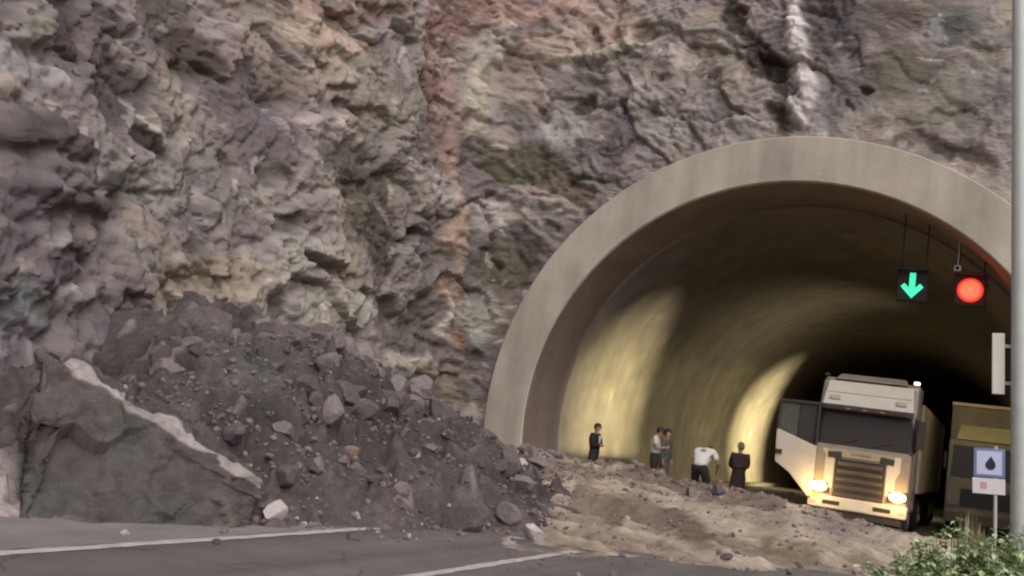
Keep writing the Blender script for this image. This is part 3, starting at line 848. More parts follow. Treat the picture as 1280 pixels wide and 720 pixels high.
w1, w2, c1, c2, off = worley(V / np.array([.9, .9, .8]) + .2 * fbm(V, 3, 3)[:, None], 301)
s1, s2, e1, e2, of2 = worley(V / .3, 302)
D = .26 * (c1 - .5) + (off[:, 0] * (c2 - .5) + off[:, 2] * (c1 - .5)) * .3 + .06 * (e1 - .5) + of2[:, 2] * (e2 - .5) * .08 + .12 * fbm(V * 1.4, 4, 303)
ridge0, ridge1 = np.array([-10.35, 8.7, 1.85]), np.array([-8.05, 10.4, .55])
tt = np.clip(((V - ridge0) @ (ridge1 - ridge0)) / ((ridge1 - ridge0) @ (ridge1 - ridge0)), 0, 1)
dr = np.linalg.norm(V - ridge0 - tt[:, None] * (ridge1 - ridge0), axis=1) + .05 * fbm(V * 3, 3, 305)
V2 = V + Nn * (D * sstep(.0, .3, dr + .12))[:, None]
set_np(me, V2 - np.array([-9.0, 9.2, 0]))
me.polygons.foreach_set('use_smooth', [True] * len(me.polygons))
C = np.ones(V.shape) * np.array(A(83, 74, 71))
n1 = fbm(V * .8, 4, 306)
C = mixc(C, (74, 73, 68), sstep(.0, .5, n1) * .8)
C = mixc(C, (78, 68, 68), sstep(.0, .5, -n1) * .8)
C = mixc(C, (108, 99, 94), sstep(.35, .8, fbm(V * 2.1, 3, 307)) * .6)
wdt = np.interp(tt, [0, .08, .22, .38, .42, .7, .76, .80, .84, 1], [.02, .09, .20, .09, .08, .13, .09, .01, .08, .06])
C = mixc(C, (152, 142, 138), 1 - sstep(.75, 1.1, dr / np.maximum(wdt, .005)))
C *= (1 + .2 * (c1 - .5) + .16 * (e1 - .5))[:, None] * .58
set_tint(me, C)
link('rock_body', me, mat('boulder_rock', (1, 1, 1), .93, .3, 5, 1.0, 22, attr='tint', detail=9), bo)

# ------------------------------------------------------------------ loose rocks
ROCKM = [mat('rock_dark', A(74, 65, 65), .92, .28, 9, .6, 30), mat('rock_mid', A(96, 87, 86), .92, .25, 9, .6, 30),
         mat('rock_pale', A(142, 131, 128), .9, .18, 9, .5, 30), mat('rock_brown', A(104, 87, 76), .92, .25, 9, .6, 30)]
def rock_mesh(seed, flat=.75):
    r = random.Random(seed)
    bm = bmesh.new()
    bmesh.ops.create_icosphere(bm, subdivisions=3, radius=.62)
    for v in bm.verts:
        v.co = Vector((v.co.x * 1.25, v.co.y * 1.0, v.co.z * flat))
    for _ in range(11):
        n = Vector((r.gauss(0, 1), r.gauss(0, 1), r.gauss(0, .8))).normalized()
        dd = r.uniform(.28, .48)
        for v in bm.verts:
            k = v.co.dot(n) - dd
            if k > 0: v.co -= n * k
    for v in bm.verts:
        v.co += v.co.normalized() * .035 * mnoise.noise(v.co * 4 + Vector((seed, 0, 0)))
    me = bpy.data.meshes.new('rock')
    bm.to_mesh(me); bm.free()
    return me
RM = {}
for mi in range(4):
    RM[mi] = []
    for k in range(7):
        me = rock_mesh(50 * mi + k, .6 + .06 * k)
        me.materials.append(ROCKM[mi])
        RM[mi].append(me)
TONE = ['dark mauve grey', 'mid grey', 'pale grey', 'brown']
def add_rock(x, y, size, mi, where, group, sink=.22, lab=None):
    o = bpy.data.objects.new('fallen_rock', rnd.choice(RM[mi]))
    COL.objects.link(o)
    o.location = (x, y, ground_z(x, y) + size * (.36 - sink))
    o.rotation_euler = (rnd.uniform(-.5, .5), rnd.uniform(-.5, .5), rnd.uniform(0, 6.28))
    o.scale = (size, size * rnd.uniform(.75, 1.1), size * rnd.uniform(.75, 1.1))
    tag(o, lab or f'{TONE[mi]} broken rock lying {where}', 'rock', group)
    return o
def pick(w):
    return rnd.choices(range(4), w)[0]
taken = []
def free(x, y, s):
    for (a, b, c) in taken:
        if (a - x) ** 2 + (b - y) ** 2 < (.42 * (s + c)) ** 2: return False
    taken.append((x, y, s))
    return True
def scatter(n, region, size, w, where, group):
    k = 0
    for _ in range(n * 30):
        if k >= n: break
        x, y = region()
        s = size()
        if not free(x, y, s): continue
        add_rock(x, y, s, pick(w), where, group)
        k += 1
def on_slope(y0, y1, t0, t1):
    def f():
        y = rnd.uniform(y0, y1)
        t = rnd.uniform(t0, t1)
        fx, wx = float(foot(y)), float(wall(y))
        return fx + (wx - fx) * t, y
    return f
lg = lambda a, b: (lambda: a * (b / a) ** (rnd.random() ** 1.6))
scatter(95, on_slope(12.2, 21, .38, .78), lg(.2, .8), (7, 3.5, .35, .2), 'on the upper part of the rubble slope', 'rocks on the upper rubble slope')
scatter(34, on_slope(11.5, 21, .7, .97), lg(.3, .85), (7, 3, 0, 0), 'along the crest of the rubble slope', 'rocks along the rubble crest')
scatter(48, on_slope(10.6, 19.5, .06, .38), lg(.16, .55), (7, 3, .5, .4), 'on the lower part of the rubble slope', 'rocks on the lower rubble slope')
scatter(34, on_slope(20.5, 26.5, .05, .62), lg(.22, .6), (4, 4, 2, .4), 'at the left foot of the tunnel collar', 'rocks beside the tunnel collar')
scatter(44, lambda: (rnd.uniform(-12.0, -5.8), rnd.gauss(26.3, .8)), lg(.14, .42), (1.2, 1.2, .5, 4), 'on the mud bank across the tunnel mouth', 'rocks across the tunnel mouth')
scatter(12, lambda: (rnd.uniform(-7.2, -1.8), rnd.uniform(14.5, 23.5)), lg(.09, .2), (.6, 1, 1, 2), 'in the tan mud on the road', 'stones in the tan mud')
scatter(10, lambda: (rnd.uniform(-8.1, -6.6), rnd.uniform(8.2, 13.6)), lg(.07, .16), (1, 1.5, 1, .6), 'on the road near the edge line', 'stones near the edge line')
# rocks that stand out
for x, y, s, mi, lab in ((-8.05, 10.75, .34, 2, 'pale upright rock at the right end of the huge dark boulder'),
                         (-7.0, 13.9, .62, 0, 'largest dark rock at the foot of the rubble slope'),
                         (-6.75, 14.9, .42, 1, 'mid grey rock at the tip of the rubble slope touching the mud'),
                         (-6.05, 14.35, .38, 2, 'flat pale slab lying between the rubble tip and the mud')):
    add_rock(x, y, s, mi, '', 'rocks that stand out', lab=lab)
# grit between the rocks: countless, one object
bm = bmesh.new()
pts = []
for _ in range(5000):
    q = rnd.random()
    if q < .72: pts.append(on_slope(9, 26, -.04, .8)())
    elif q < .93: pts.append((rnd.uniform(-12, -2), rnd.gauss(25.5, 1.6)))
    else: pts.append((rnd.uniform(-8.2, -1.5), rnd.uniform(11, 22)))
gz = ground_zv(np.array([p[0] for p in pts]), np.array([p[1] for p in pts]))
for (x, y), z in zip(pts, gz):
    s = .02 * (3.2 ** (rnd.random() ** 1.5))
    M = Matrix.Translation((x, y, z + s * .3)) @ Matrix.Rotation(rnd.uniform(0, 6), 4, Vector((rnd.random(), rnd.random(), rnd.random() + .1)).normalized()) @ Matrix.Diagonal((s * rnd.uniform(.7, 1.5), s, s * rnd.uniform(.5, .9), 1))
    bmesh.ops.create_icosphere(bm, subdivisions=1, radius=1, matrix=M)
me = bpy.data.meshes.new('gravel')
bm.to_mesh(me); bm.free()
at = me.color_attributes.new('tint', 'FLOAT_COLOR', 'POINT')
cc = np.ones((len(me.vertices), 4), np.float32)
pal = np.array([A(78, 69, 68), A(94, 84, 80), A(122, 112, 106), A(92, 78, 69)])
cc[:, :3] = np.repeat(pal[np.array([rnd.choices(range(4), (6, 3, .7, 2))[0] for _ in range(len(me.vertices) // 12)])], 12, 0)
at.data.foreach_set('color', cc.reshape(-1))
tag(link('gravel', me, mat('gravel', (1, 1, 1), .95, .2, 20, attr='tint')), 'loose grit and small stones strewn over rubble, mud and road', 'gravel', kind='stuff')
# ------------------------------------------------------------------ lorry with its door open
CREAM = mat('cream_paint', A(176, 167, 154, 1.1), .42, .08, 3)
DUSTY = mat('dusty_paint', A(126, 114, 100, 1.1), .6, .15, 3)
TRIM = mat('dark_trim', (.022, .018, .016), .6, .2)
SLAT = mat('grille_slat', A(84, 74, 68, .9), .5, .1)
GLS = glass('dark_glass', (.03, .022, .02), .22)
GLS.node_tree.nodes['Principled BSDF'].inputs['Specular IOR Level'].default_value = .25
TYRE = mat('tyre_rubber', (.018, .017, .016), .9, .2)
RIMM = mat('steel_rim', (.25, .24, .22), .45, .15, metal=.6)
HEADL = glow('headlight_glow', (1.0, .80, .36), 3.2)
OLIVE = mat('olive_tarp', (.19, .155, .10), .75, .25, 2, .3, 12)
TARPB = mat('brown_tarp', (.46, .36, .25), .8, .25, 2, .3, 12)

def wheel(parent, x, y, r=.5, w=.3):
    mb = MB().torus((x, y, r), (1, 0, 0), r - .14, .14, 32, 12)
    mb.cyl((x - w * .42, y, r), (x + w * .42, y, r), r - .10, n=32)
    o = mb.build('wheel', TYRE, parent, smooth=False)
    mb = MB().cyl((x - w * .46, y, r), (x + w * .46, y, r), r * .56, n=24)
    for k in range(8):
        a = k * math.pi / 4
        mb.cyl((x - w * .49, y + .17 * math.cos(a), r + .17 * math.sin(a)), (x + w * .49, y + .17 * math.cos(a), r + .17 * math.sin(a)), .022, n=8)
    mb.build('rim', RIMM, o)

def light_at(parent, loc, power, color, size=.12, kind='POINT', direction=None, cone=90):
    ld = bpy.data.lights.new('lamp_light', kind)
    ld.energy, ld.color, ld.shadow_soft_size = power, color, size
    lo = bpy.data.objects.new('lamp_light', ld)
    COL.objects.link(lo)
    lo.parent, lo.location = parent, loc
    if kind == 'SPOT':
        ld.spot_size, ld.spot_blend = math.radians(cone), 1
        lo.rotation_euler = Vector(direction).to_track_quat('-Z', 'Y').to_euler()

tr = empty('articulated_lorry', (-3.23, 28.14, .06), (0, math.radians(.7), 0))
tag(tr, 'cream articulated lorry with lit headlights and one cab door swung open', 'lorry')
prof = [(.05, .55), (0, .75), (0, 1.98), (.20, 3.04), (.30, 3.12), (.36, 3.2), (.66, 3.80), (.95, 3.90), (2.15, 3.90), (2.15, .62), (1.62, .62), (1.55, .95), (1.25, 1.18), (.85, 1.18), (.55, .95), (.5, .55)]
MB().prism([(-1.2, y, z) for y, z in prof], (2.4, 0, 0)).build('cab', DUSTY, tr, bevel=.07, seg=3)
# sloped face helper: point on the windscreen plane
def ws(x, z, out=0):
    return (x, .20 * (z - 1.98) / 1.06 - out, z)
MB().prism([ws(-1.14, 2.10, .012), ws(1.14, 2.10, .012), ws(1.10, 3.0, .012), ws(-1.10, 3.0, .012)], (0, .02, 0)).build('windscreen', GLS, tr, bevel=.01)
for sx in (-1, 1):
    MB().prism([ws(sx * 1.14, 2.06, .02), ws(sx * 1.215, 2.06, -.04), ws(sx * 1.20, 3.04, -.04), ws(sx * 1.10, 3.04, .02)], (0, .06, 0)).build('windscreen_pillar', TRIM, tr, bevel=.01)
MB().tube([ws(-.7, 2.12, .04), ws(-.1, 2.30, .04)], .014, 8).build('wiper', TRIM, tr)
MB().tube([ws(.1, 2.12, .04), ws(.7, 2.30, .04)], .014, 8).build('wiper', TRIM, tr)
# pale roof deflector with its lamps
MB().prism([(-1.13, .20, 3.12), (1.13, .20, 3.12), (1.06, .58, 3.80), (-1.06, .58, 3.80)], (0, .06, -.02)).build('roof_deflector', CREAM, tr, bevel=.03)
MB().prism([(-.92, .55, 3.84), (.92, .55, 3.84), (.84, 1.0, 4.02), (-.84, 1.0, 4.02)], (0, 1.0, -.12)).build('roof_spoiler', DUSTY, tr, bevel=.05)
for sx in (-.82, .82):
    MB().box((sx, .30, 3.33), (.26, .05, .12), Matrix.Rotation(math.radians(-29), 3, 'X')).build('roof_lamp', mat('lamp_glass_grey', A(120, 112, 100), .3, .1), tr, bevel=.01)
MB().prism([(-1.16, -.12, 3.02), (1.16, -.12, 3.02), (1.16, .17, 3.12), (-1.16, .17, 3.12)], (0, 0, .022)).build('sun_visor', TRIM, tr)
for sx in (-1.12, 1.12):
    o = MB().box((sx, .62, 3.93), (.14, .10, .07)).build('marker_lamp', glow('marker_glow', (1, .92, .8), 2.6) if sx > 0 else TRIM, tr, bevel=.015)
# nose: badge band, grille, corner panels, bumper
MB().box((0, -.012, 1.90), (1.62, .03, .20)).build('badge_panel', mat('grey_panel', A(140, 128, 110, 1.1), .5, .1), tr, bevel=.012)
for sx in (-.64, .64):
    MB().box((sx, -.03, 1.84), (.34, .02, .15), Matrix.Rotation(math.radians(-6 if sx < 0 else 6), 3, 'Y')).build('air_inlet', TRIM, tr, bevel=.012)
gr = MB().box((0, -.012, 1.23), (1.22, .03, 1.04)).build('grille', TRIM, tr)
for k in range(5):
    MB().box((0, -.04, .84 + k * .20), (1.16 - .02 * k, .06, .095), Matrix.Rotation(math.radians(18), 3, 'X')).build('slat', SLAT, gr, bevel=.012)
for sx in (-1, 1):
    MB().prism([(sx * .63, -.02, .98), (sx * 1.19, .03, .98), (sx * 1.19, .03, 1.98), (sx * .82, -.02, 1.98), (sx * .63, -.02, 1.72)], (0, .05, 0)).build('corner_panel', CREAM, tr, bevel=.015)
    MB().prism([(sx * .70, -.05, .84), (sx * 1.18, -.0, .86), (sx * 1.20, .0, 1.14), (sx * .76, -.05, 1.10)], (0, .06, 0)).build('headlight_housing', TRIM, tr, bevel=.012)
    MB().ball((sx * .955, -.035, .99), .175, 3, (1.2, .3, .75)).build('headlight', HEADL, tr, smooth=True)
    light_at(tr, (sx * .97, -.45, .98), 26, (1, .62, .22), .15)
    light_at(tr, (sx * .97, -.15, .98), 55, (1, .72, .36), .1, 'SPOT', (0, -1, -.16), 75)
MB().box((sx * .0 - 1.03, -.075, .74), (.22, .03, .08)).build('fog_lamp', glow('indicator_glow', (1, .32, .05), 1.2), tr, bevel=.01)
MB().prism([(-1.2, -.10, .46), (1.2, -.10, .46), (1.22, -.08, .78), (-1.22, -.08, .78)], (0, .4, 0)).build('bumper', CREAM, tr, bevel=.04, seg=3)
MB().box((0, .10, .36), (2.2, .3, .18)).build('bumper_lip', TRIM, tr, bevel=.02)
for sx in (-.62, .62):
    MB().box((sx, -.098, .62), (.42, .02, .10)).build('bumper_slot', TRIM, tr, bevel=.01)
    MB().box((sx * 1.72, -.085, .60), (.16, .03, .10)).build('fog_light', mat('fog_glass', (.35, .33, .28), .2, .1), tr, bevel=.01)
    MB().box((sx * 1.8, .2, 1.5), (.012, .03, .9)).build('panel_seam', TRIM, tr)
MB().box((0, .40, 3.47), (2.1, .012, .014), Matrix.Rotation(math.radians(-29), 3, 'X')).build('deflector_seam', TRIM, tr)
for sx in (-.42, 0, .42):
    MB().box((sx, -.135, 3.045), (.10, .02, .03)).build('visor_lamp', mat('amber_glass', (.4, .18, .04), .3, .1), tr)
for z in (.62, .98):
    MB().box((1.205, .62, z), (.05, .34, .05)).build('step', TRIM, tr, bevel=.008)
MB().box((0, -.032, 1.90), (.5, .012, .05)).build('badge_bar', RIMM, tr, bevel=.006)
MB().box((0, -.106, .56), (.52, .02, .12)).build('plate', mat('number_plate', (.5, .48, .42), .5, .1), tr)
# nearside door closed, far door swung out
def door_poly(s): return [(s * 1.205, y, z) for y, z in [(.42, .75), (.42, 1.25), (.25, 1.7), (.22, 2.05), (1.32, 2.2), (1.36, 1.0), (1.1, 1.25), (.75, 1.2)]]
cd_ = MB().prism(door_poly(1), (.015, 0, 0)).build('door', DUSTY, tr, bevel=.006)
MB().prism([(1.212, .26, 2.12), (1.212, 1.30, 2.24), (1.212, 1.30, 2.95), (1.212, .40, 2.95)], (.012, 0, 0)).build('side_window', GLS, tr)
MB().box((1.235, 1.2, 1.75), (.03, .2, .05)).build('handle', TRIM, cd_, bevel=.008)
od = MB().prism([(-1.10, -.20, .72), (-1.20, -.20, .68), (-1.72, -.22, 1.22), (-2.10, -.24, 1.46), (-2.14, -.24, 2.32), (-1.10, -.20, 1.98)], (0, .07, 0)).build('open_door', CREAM, tr, bevel=.018)
mb = MB()
fr = [(-2.12, -.21, 2.30), (-2.10, -.21, 3.06), (-1.12, -.17, 3.08), (-1.12, -.17, 2.02)]
mb.tube([Vector(p) for p in fr], .045, 10)
mb.build('window_frame', TRIM, od)
gm = bpy.data.materials.new('clear_glass')
gm.use_nodes = True
gb = gm.node_tree.nodes['Principled BSDF']
gb.inputs['Base Color'].default_value, gb.inputs['Roughness'].default_value = (.6, .6, .55, 1), .05
gb.inputs['Transmission Weight'].default_value, gb.inputs['IOR'].default_value = .9, 1.05
MB().prism([(-2.10, -.19, 2.30), (-2.08, -.19, 3.04), (-1.62, -.17, 3.05), (-1.62, -.17, 2.14)], (0, .008, 0)).build('window_glass', gm, od)
MB().prism([(-1.60, -.17, 2.13), (-1.60, -.17, 3.05), (-1.14, -.15, 3.06), (-1.14, -.15, 2.0)], (0, .02, 0)).build('inner_trim', TRIM, od)
MB().box((-2.02, -.27, 1.72), (.17, .05, .12)).build('handle', TRIM, od, bevel=.012)
for sx in (-1, 1):
    mb = MB().box((sx * 1.36, .02, 2.60), (.2, .11, .72))
    mi_ = mb.build('mirror', TRIM, tr, bevel=.03)
    MB().tube([(sx * 1.19, .25, 2.98), (sx * 1.36, .04, 2.94)], .022, 8).tube([(sx * 1.19, .2, 2.2), (sx * 1.36, .04, 2.28)], .022, 8).build('mirror_arm', TRIM, mi_)
for sx in (-1.03, 1.03):
    wheel(tr, sx, 1.22, .5)
    for y in (4.6,):
        wheel(tr, sx, y, .5)
    for y in (10.2, 11.5, 12.8):
        wheel(tr, sx, y, .48)
MB().box((0, 3.4, .82), (.9, 5.6, .26)).box((0, 9.5, 1.0), (1.0, 7.6, .2)).build('chassis', TRIM, tr)
MB().box((0, 8.5, 2.32), (2.46, 11.2, 2.45)).build('cargo_box', TARPB, tr, bevel=.04)
for sx in (-1.14, 1.14):
    MB().box((sx, 1.95, 1.25), (.12, .4, .9)).build('side_fairing', DUSTY, tr, bevel=.02)

# second lorry, unlit, in the lane beside it
t2 = empty('box_lorry', (-.24, 33.2, 0))
tag(t2, 'dark olive box lorry without lights waiting beside the cream lorry', 'lorry')
MB().prism([(-1.15, y, z) for y, z in [(.05, .5), (0, .7), (0, 1.7), (.22, 2.75), (.4, 2.85), (1.9, 2.85), (1.9, .6), (1.5, .6), (1.3, 1.0), (.8, 1.0), (.55, .6)]], (2.3, 0, 0)).build('cab', OLIVE, t2, bevel=.06, seg=3)
MB().box((0, 5.0, 2.5), (2.4, 6.0, 3.05)).build('cargo_box', OLIVE, t2, bevel=.03)
MB().box((0, 1.985, 4.0), (2.42, .06, .10)).build('edge_highlight', mat('painted_highlight', A(150, 132, 100, 1.6), .5, .15), t2, bevel=.015)  # highlight on the roof edge, painted as a pale strip
MB().prism([(-.98, .34, 2.87), (.98, .34, 2.87), (.9, 1.3, 3.34), (-.9, 1.3, 3.34)], (0, .5, 0)).build('reflection_band', mat('olive_reflection', A(146, 134, 100, 1.3), .5, .15), t2, bevel=.04)  # pale colour stands in for a windscreen reflection
MB().prism([(-1.06, .0, 1.76), (1.06, .0, 1.76), (1.02, .185, 2.68), (-1.02, .185, 2.68)], (0, .02, 0)).build('windscreen', GLS, t2)
MB().box((0, -.015, 1.2), (1.5, .03, .5)).build('grille', TRIM, t2)
MB().box((0, -.06, .62), (2.3, .2, .32)).build('bumper', mat('brown_bumper', (.10, .07, .05), .7, .2), t2, bevel=.04)
for sx in (-1, 1):
    MB().box((sx * .93, -.02, 1.05), (.34, .05, .22)).build('headlight', mat('unlit_lamp_glass', (.14, .13, .12), .2, .1), t2, bevel=.02)
    MB().box((sx * 1.22, .1, 2.2), (.08, .1, .5)).build('mirror', TRIM, t2, bevel=.02)
    wheel(t2, sx * .98, 1.05, .45)
    wheel(t2, sx * .98, 6.4, .45)
MB().box((0, 4.6, .78), (.9, 6.8, .25)).build('chassis', TRIM, t2)

# ------------------------------------------------------------------ people
SKIN = mat('skin', (.36, .22, .15), .6, .06)
HAIRM = mat('dark_hair', (.018, .014, .012), .6, .2)
EYE = mat('eye', (.02, .015, .012), .2, .05)
def skin_obj(name, J, edges, m, parent, root=0, sub=1):
    """J: list of (xyz, radius); root: index or list of indices"""
    me = bpy.data.meshes.new(name)
    me.from_pydata([j[0] for j in J], edges, [])
    o = link(name, me, m, parent)
    md = o.modifiers.new('skin', 'SKIN')
    md.use_smooth_shade = True
    sv = me.skin_vertices[0].data
    for i, j in enumerate(J):
        r = j[1]
        sv[i].radius = r if isinstance(r, tuple) else (r, r)
        sv[i].use_root = i in (root if isinstance(root, (list, tuple)) else [root])
    sb = o.modifiers.new('subdivision', 'SUBSURF')
    sb.levels = sb.render_levels = sub
    return o
FOLD = bpy.data.textures.new('cloth_folds', 'CLOUDS')
FOLD.noise_scale, FOLD.noise_depth = .11, 2
def person(loc, heading, label, pose, top, bottom, shorts=False, long_coat=False, hair=HAIRM, cap=None, chest=None, long_sleeve=False, shoe=None, size=1.07):
    """local axes: +y is where the figure faces, x its right"""
    r = empty('person', loc, (0, 0, math.radians(heading)))
    tag(r, label, 'person')
    r.scale = (size * 1.06, size * 1.06, size)
    p = dict(pelvis=(0, 0, .93), waist=(0, .01, 1.08), chest=(0, 0, 1.30), neck=(0, 0, 1.46), jaw=(0, .025, 1.54), head=(0, .02, 1.62), crown=(0, 0, 1.70))
    for s, k in ((-1, 'l'), (1, 'r')):
        p.update({k + 'hip': (s * .09, 0, .88), k + 'knee': (s * .10, .02, .49), k + 'ankle': (s * .10, -.02, .09), k + 'toe': (s * .12, .13, .035),
                  k + 'sh': (s * .185, 0, 1.40), k + 'el': (s * .24, -.03, 1.12), k + 'wr': (s * .25, .06, .89), k + 'ha': (s * .25, .09, .82)})
    p.update(pose)
    R = dict(pelvis=(.14, .10), waist=(.125, .09), chest=(.15, .105), neck=.052, jaw=(.062, .07), head=(.078, .092), crown=(.055, .065), hip=.082, knee=.055, ankle=.038, toe=.034, sh=.058, el=.041, wr=.028, ha=.034)
    rad = lambda n: R[n] if n in R else R[n[1:]]
    B = [('pelvis', 'waist'), ('waist', 'chest'), ('chest', 'neck'), ('neck', 'jaw'), ('jaw', 'head'), ('head', 'crown')]
    for k in 'lr':
        B += [('pelvis', k + 'hip'), (k + 'hip', k + 'knee'), (k + 'knee', k + 'ankle'), (k + 'ankle', k + 'toe'), ('chest', k + 'sh'), (k + 'sh', k + 'el'), (k + 'el', k + 'wr'), (k + 'wr', k + 'ha')]
    names = []
    for a, b in B:
        for n in (a, b):
            if n not in names: names.append(n)
    J = [(p[n], rad(n)) for n in names]
    E_ = [(names.index(a), names.index(b)) for a, b in B]
    roots = [names.index('pelvis')]
    # fingers: chains rooted in the palm; face: nose and ears rooted in the head
    for k, s in (('l', -1), ('r', 1)):
        ha, wr = Vector(p[k + 'ha']), Vector(p[k + 'wr'])
        dv = (ha - wr).normalized()
        sd_ = dv.cross(Vector((s, 0, .2))).normalized()
        for f in range(4):
            b0 = ha + sd_ * (f - 1.5) * .019
            L_ = (.062, .075, .07, .052)[f]
            q1, q2 = b0 + dv * (.02 + L_ * .55), b0 + dv * (.02 + L_) + Vector((-s * .02, 0, 0))
            i0 = len(J)
            J += [(b0[:], .010), (q1[:], .009), (q2[:], .008)]
            E_ += [(i0, i0 + 1), (i0 + 1, i0 + 2)]
            roots.append(i0)
        t0 = ha - dv * .02 + sd_ * .03
        i0 = len(J)
        J += [(t0[:], .011), ((t0 + sd_ * .03 + dv * .02)[:], .010), ((t0 + sd_ * .038 + dv * .055)[:], .008)]
        E_ += [(i0, i0 + 1), (i0 + 1, i0 + 2)]
        roots.append(i0)
    h, cr, jw = Vector(p['head']), Vector(p['crown']), Vector(p['jaw'])
    upv = (cr - jw).normalized()
    fwd = (Vector((0, 1, 0)) - upv * upv.y).normalized() if abs(upv.y) < .95 else Vector((0, 0, -1))
    fwd = Vector(pose.get('face', fwd)).normalized()
    sdv = fwd.cross(upv).normalized()
    for a, b, r0, r1 in ((h + fwd * .075 - upv * .005, h + fwd * .108 - upv * .03, .014, .016), (h - sdv * .07, h - sdv * .092 + upv * .01, .018, .016), (h + sdv * .07, h + sdv * .092 + upv * .01, .018, .016)):
        i0 = len(J)
        J += [(a[:], r0), (b[:], r1)]
        E_.append((i0, i0 + 1))
        roots.append(i0)
    skin_obj('body', J, E_, SKIN, r, roots, 2)
    for s in (-1, 1):
        MB().ball(h + fwd * .088 + sdv * s * .032 + upv * .012, .011, 2).build('eye', EYE, r)
    MB().box(h + fwd * .088 - upv * .058, (.045, .01, .01)).build('mouth', mat('lips', (.25, .10, .08), .6, .05), r)
    # hair or cap: a shell over the crown and the back of the head
    bm = bmesh.new()
    bmesh.ops.create_uvsphere(bm, u_segments=24, v_segments=16, radius=1)
    for v in list(bm.verts):
        c = v.co
        if c.z < (.15 if c.y > 0 else -.55) - .25 * (c.y < -.3): bm.verts.remove(v)
    me = bpy.data.meshes.new('hair')
    M = Matrix((sdv, fwd, upv)).transposed().to_4x4()
    bm.transform(Matrix.Translation(h + upv * .02) @ M @ Matrix.Diagonal((.094, .112, .118, 1)))
    bm.to_mesh(me); bm.free()
    o = link('cap' if cap else 'hair', me, cap or hair, r)
    sm = o.modifiers.new('thick', 'SOLIDIFY')
    sm.thickness = .018
    # clothes
    def mid(a, b, t): return tuple(Vector(p[a]).lerp(Vector(p[b]), t))
    J = [(p['pelvis'], (.178, .138)), (p['waist'], (.178, .138)), (p['chest'], (.20, .148)), (mid('chest', 'neck', .8), (.10, .09))]
    E_ = [(0, 1), (1, 2), (2, 3)]
    for k in 'lr':
        i = len(J)
        J += [(p[k + 'sh'], .088), (mid(k + 'sh', k + 'el', .75), .076)]
        E_ += [(2, i), (i, i + 1)]
        if long_sleeve:
            J += [(p[k + 'el'], .066), (mid(k + 'el', k + 'wr', .92), .05)]
            E_ += [(i + 1, i + 2), (i + 2, i + 3)]
    if long_coat:
        i = len(J)
        J += [(tuple(Vector(p['pelvis']) + Vector((0, 0, -.3))), (.165, .14)), (tuple(Vector(p['pelvis']) + Vector((0, 0, -.62))), (.15, .13))]
        E_ += [(0, i), (i, i + 1)]
    skin_obj('coat' if long_coat else ('jacket' if long_sleeve else 'shirt'), J, E_, top, r, 0, 2)
    J = [(p['waist'], (.15, .12)), (p['pelvis'], (.168, .13))]
    E_ = [(0, 1)]
    for k in 'lr':
        i = len(J)
        J += [(p[k + 'hip'], .115), (mid(k + 'hip', k + 'knee', .85), .094)]
        E_ += [(1, i), (i, i + 1)]
        if not shorts:
            J += [(p[k + 'knee'], .086), (mid(k + 'knee', k + 'ankle', .95), .07)]
            E_ += [(i + 1, i + 2), (i + 2, i + 3)]
    skin_obj('shorts' if shorts else 'trousers', J, E_, bottom, r, 1, 2)
    for c_ in r.children:
        if c_.name.split('.')[0] in ('shirt', 'jacket', 'coat', 'trousers', 'shorts'):
            dm = c_.modifiers.new('folds', 'DISPLACE')
            dm.texture, dm.strength, dm.mid_level, dm.texture_coords = FOLD, .035, .5, 'LOCAL'
    for k in 'lr':
        a, t = Vector(p[k + 'ankle']), Vector(p[k + 'toe'])
        hd = (t - a) * Vector((1, 1, 0))
        hl = a - hd * .35
        skin_obj('shoe', [((hl.x, hl.y, t.z + .012), .044), ((a.x, a.y, t.z + .02), .05), ((t.x, t.y, t.z + .008), .043), (tuple(t + hd * .25), .03)], [(0, 1), (1, 2), (2, 3)], shoe or TRIM, r, 1)
    if chest:
        c, n_ = Vector(p['chest']), Vector(p['neck'])
        MB().prism([c + Vector((-.02, .118, -.10)), c + Vector((.02, .118, -.10)), c + Vector((.06, .115, .1)), c + Vector((-.06, .115, .1))], (0, .03, 0)).build('shirt_front', chest, r, bevel=.01)
    return r
WHITE = mat('white_cotton', (.72, .68, .64), .9, .06, 8)
CREAMC = mat('cream_cotton', (.50, .46, .36), .9, .08, 8)
BLACKC = mat('black_cloth', (.014, .012, .012), .9, .2)
NAVY = mat('dark_trousers', (.022, .019, .020), .9, .2)
GREYC = mat('grey_cloth', (.10, .095, .085), .9, .15)
MAROON = mat('maroon_cloth', (.040, .022, .018), .9, .2)
def gz1(x, y): return ground_z(x, y)
arms_folded = dict(lel=(-.25, .06, 1.12), lwr=(-.02, .17, 1.16), lha=(.06, .17, 1.17), rel=(.25, .06, 1.12), rwr=(.03, .19, 1.13), rha=(-.05, .19, 1.14))
person((-11.1, 30.0, .08), -95, 'person in a black jacket over a white shirt by the left tunnel wall', dict(arms_folded, head=(0, .035, 1.62), crown=(0, .02, 1.70)), BLACKC, NAVY, long_sleeve=True, chest=WHITE)
look = dict(jaw=(0, .05, 1.52), head=(0, .085, 1.59), crown=(0, .10, 1.675), face=(0, 1, -.55), rel=(.24, .06, 1.15), rwr=(.13, .24, 1.18), rha=(.10, .30, 1.20))
person((-9.2, 30.0, .22), -80, 'person in a cream short sleeved shirt and dark shorts looking down', look, CREAMC, NAVY, shorts=True, shoe=mat('pale_shoe', (.5, .47, .42), .7, .1))
person((-9.03, 30.5, .18), -100, 'person in grey clothes half hidden behind the one in cream', dict(jaw=(0, .03, 1.53)), GREYC, GREYC, long_sleeve=True)
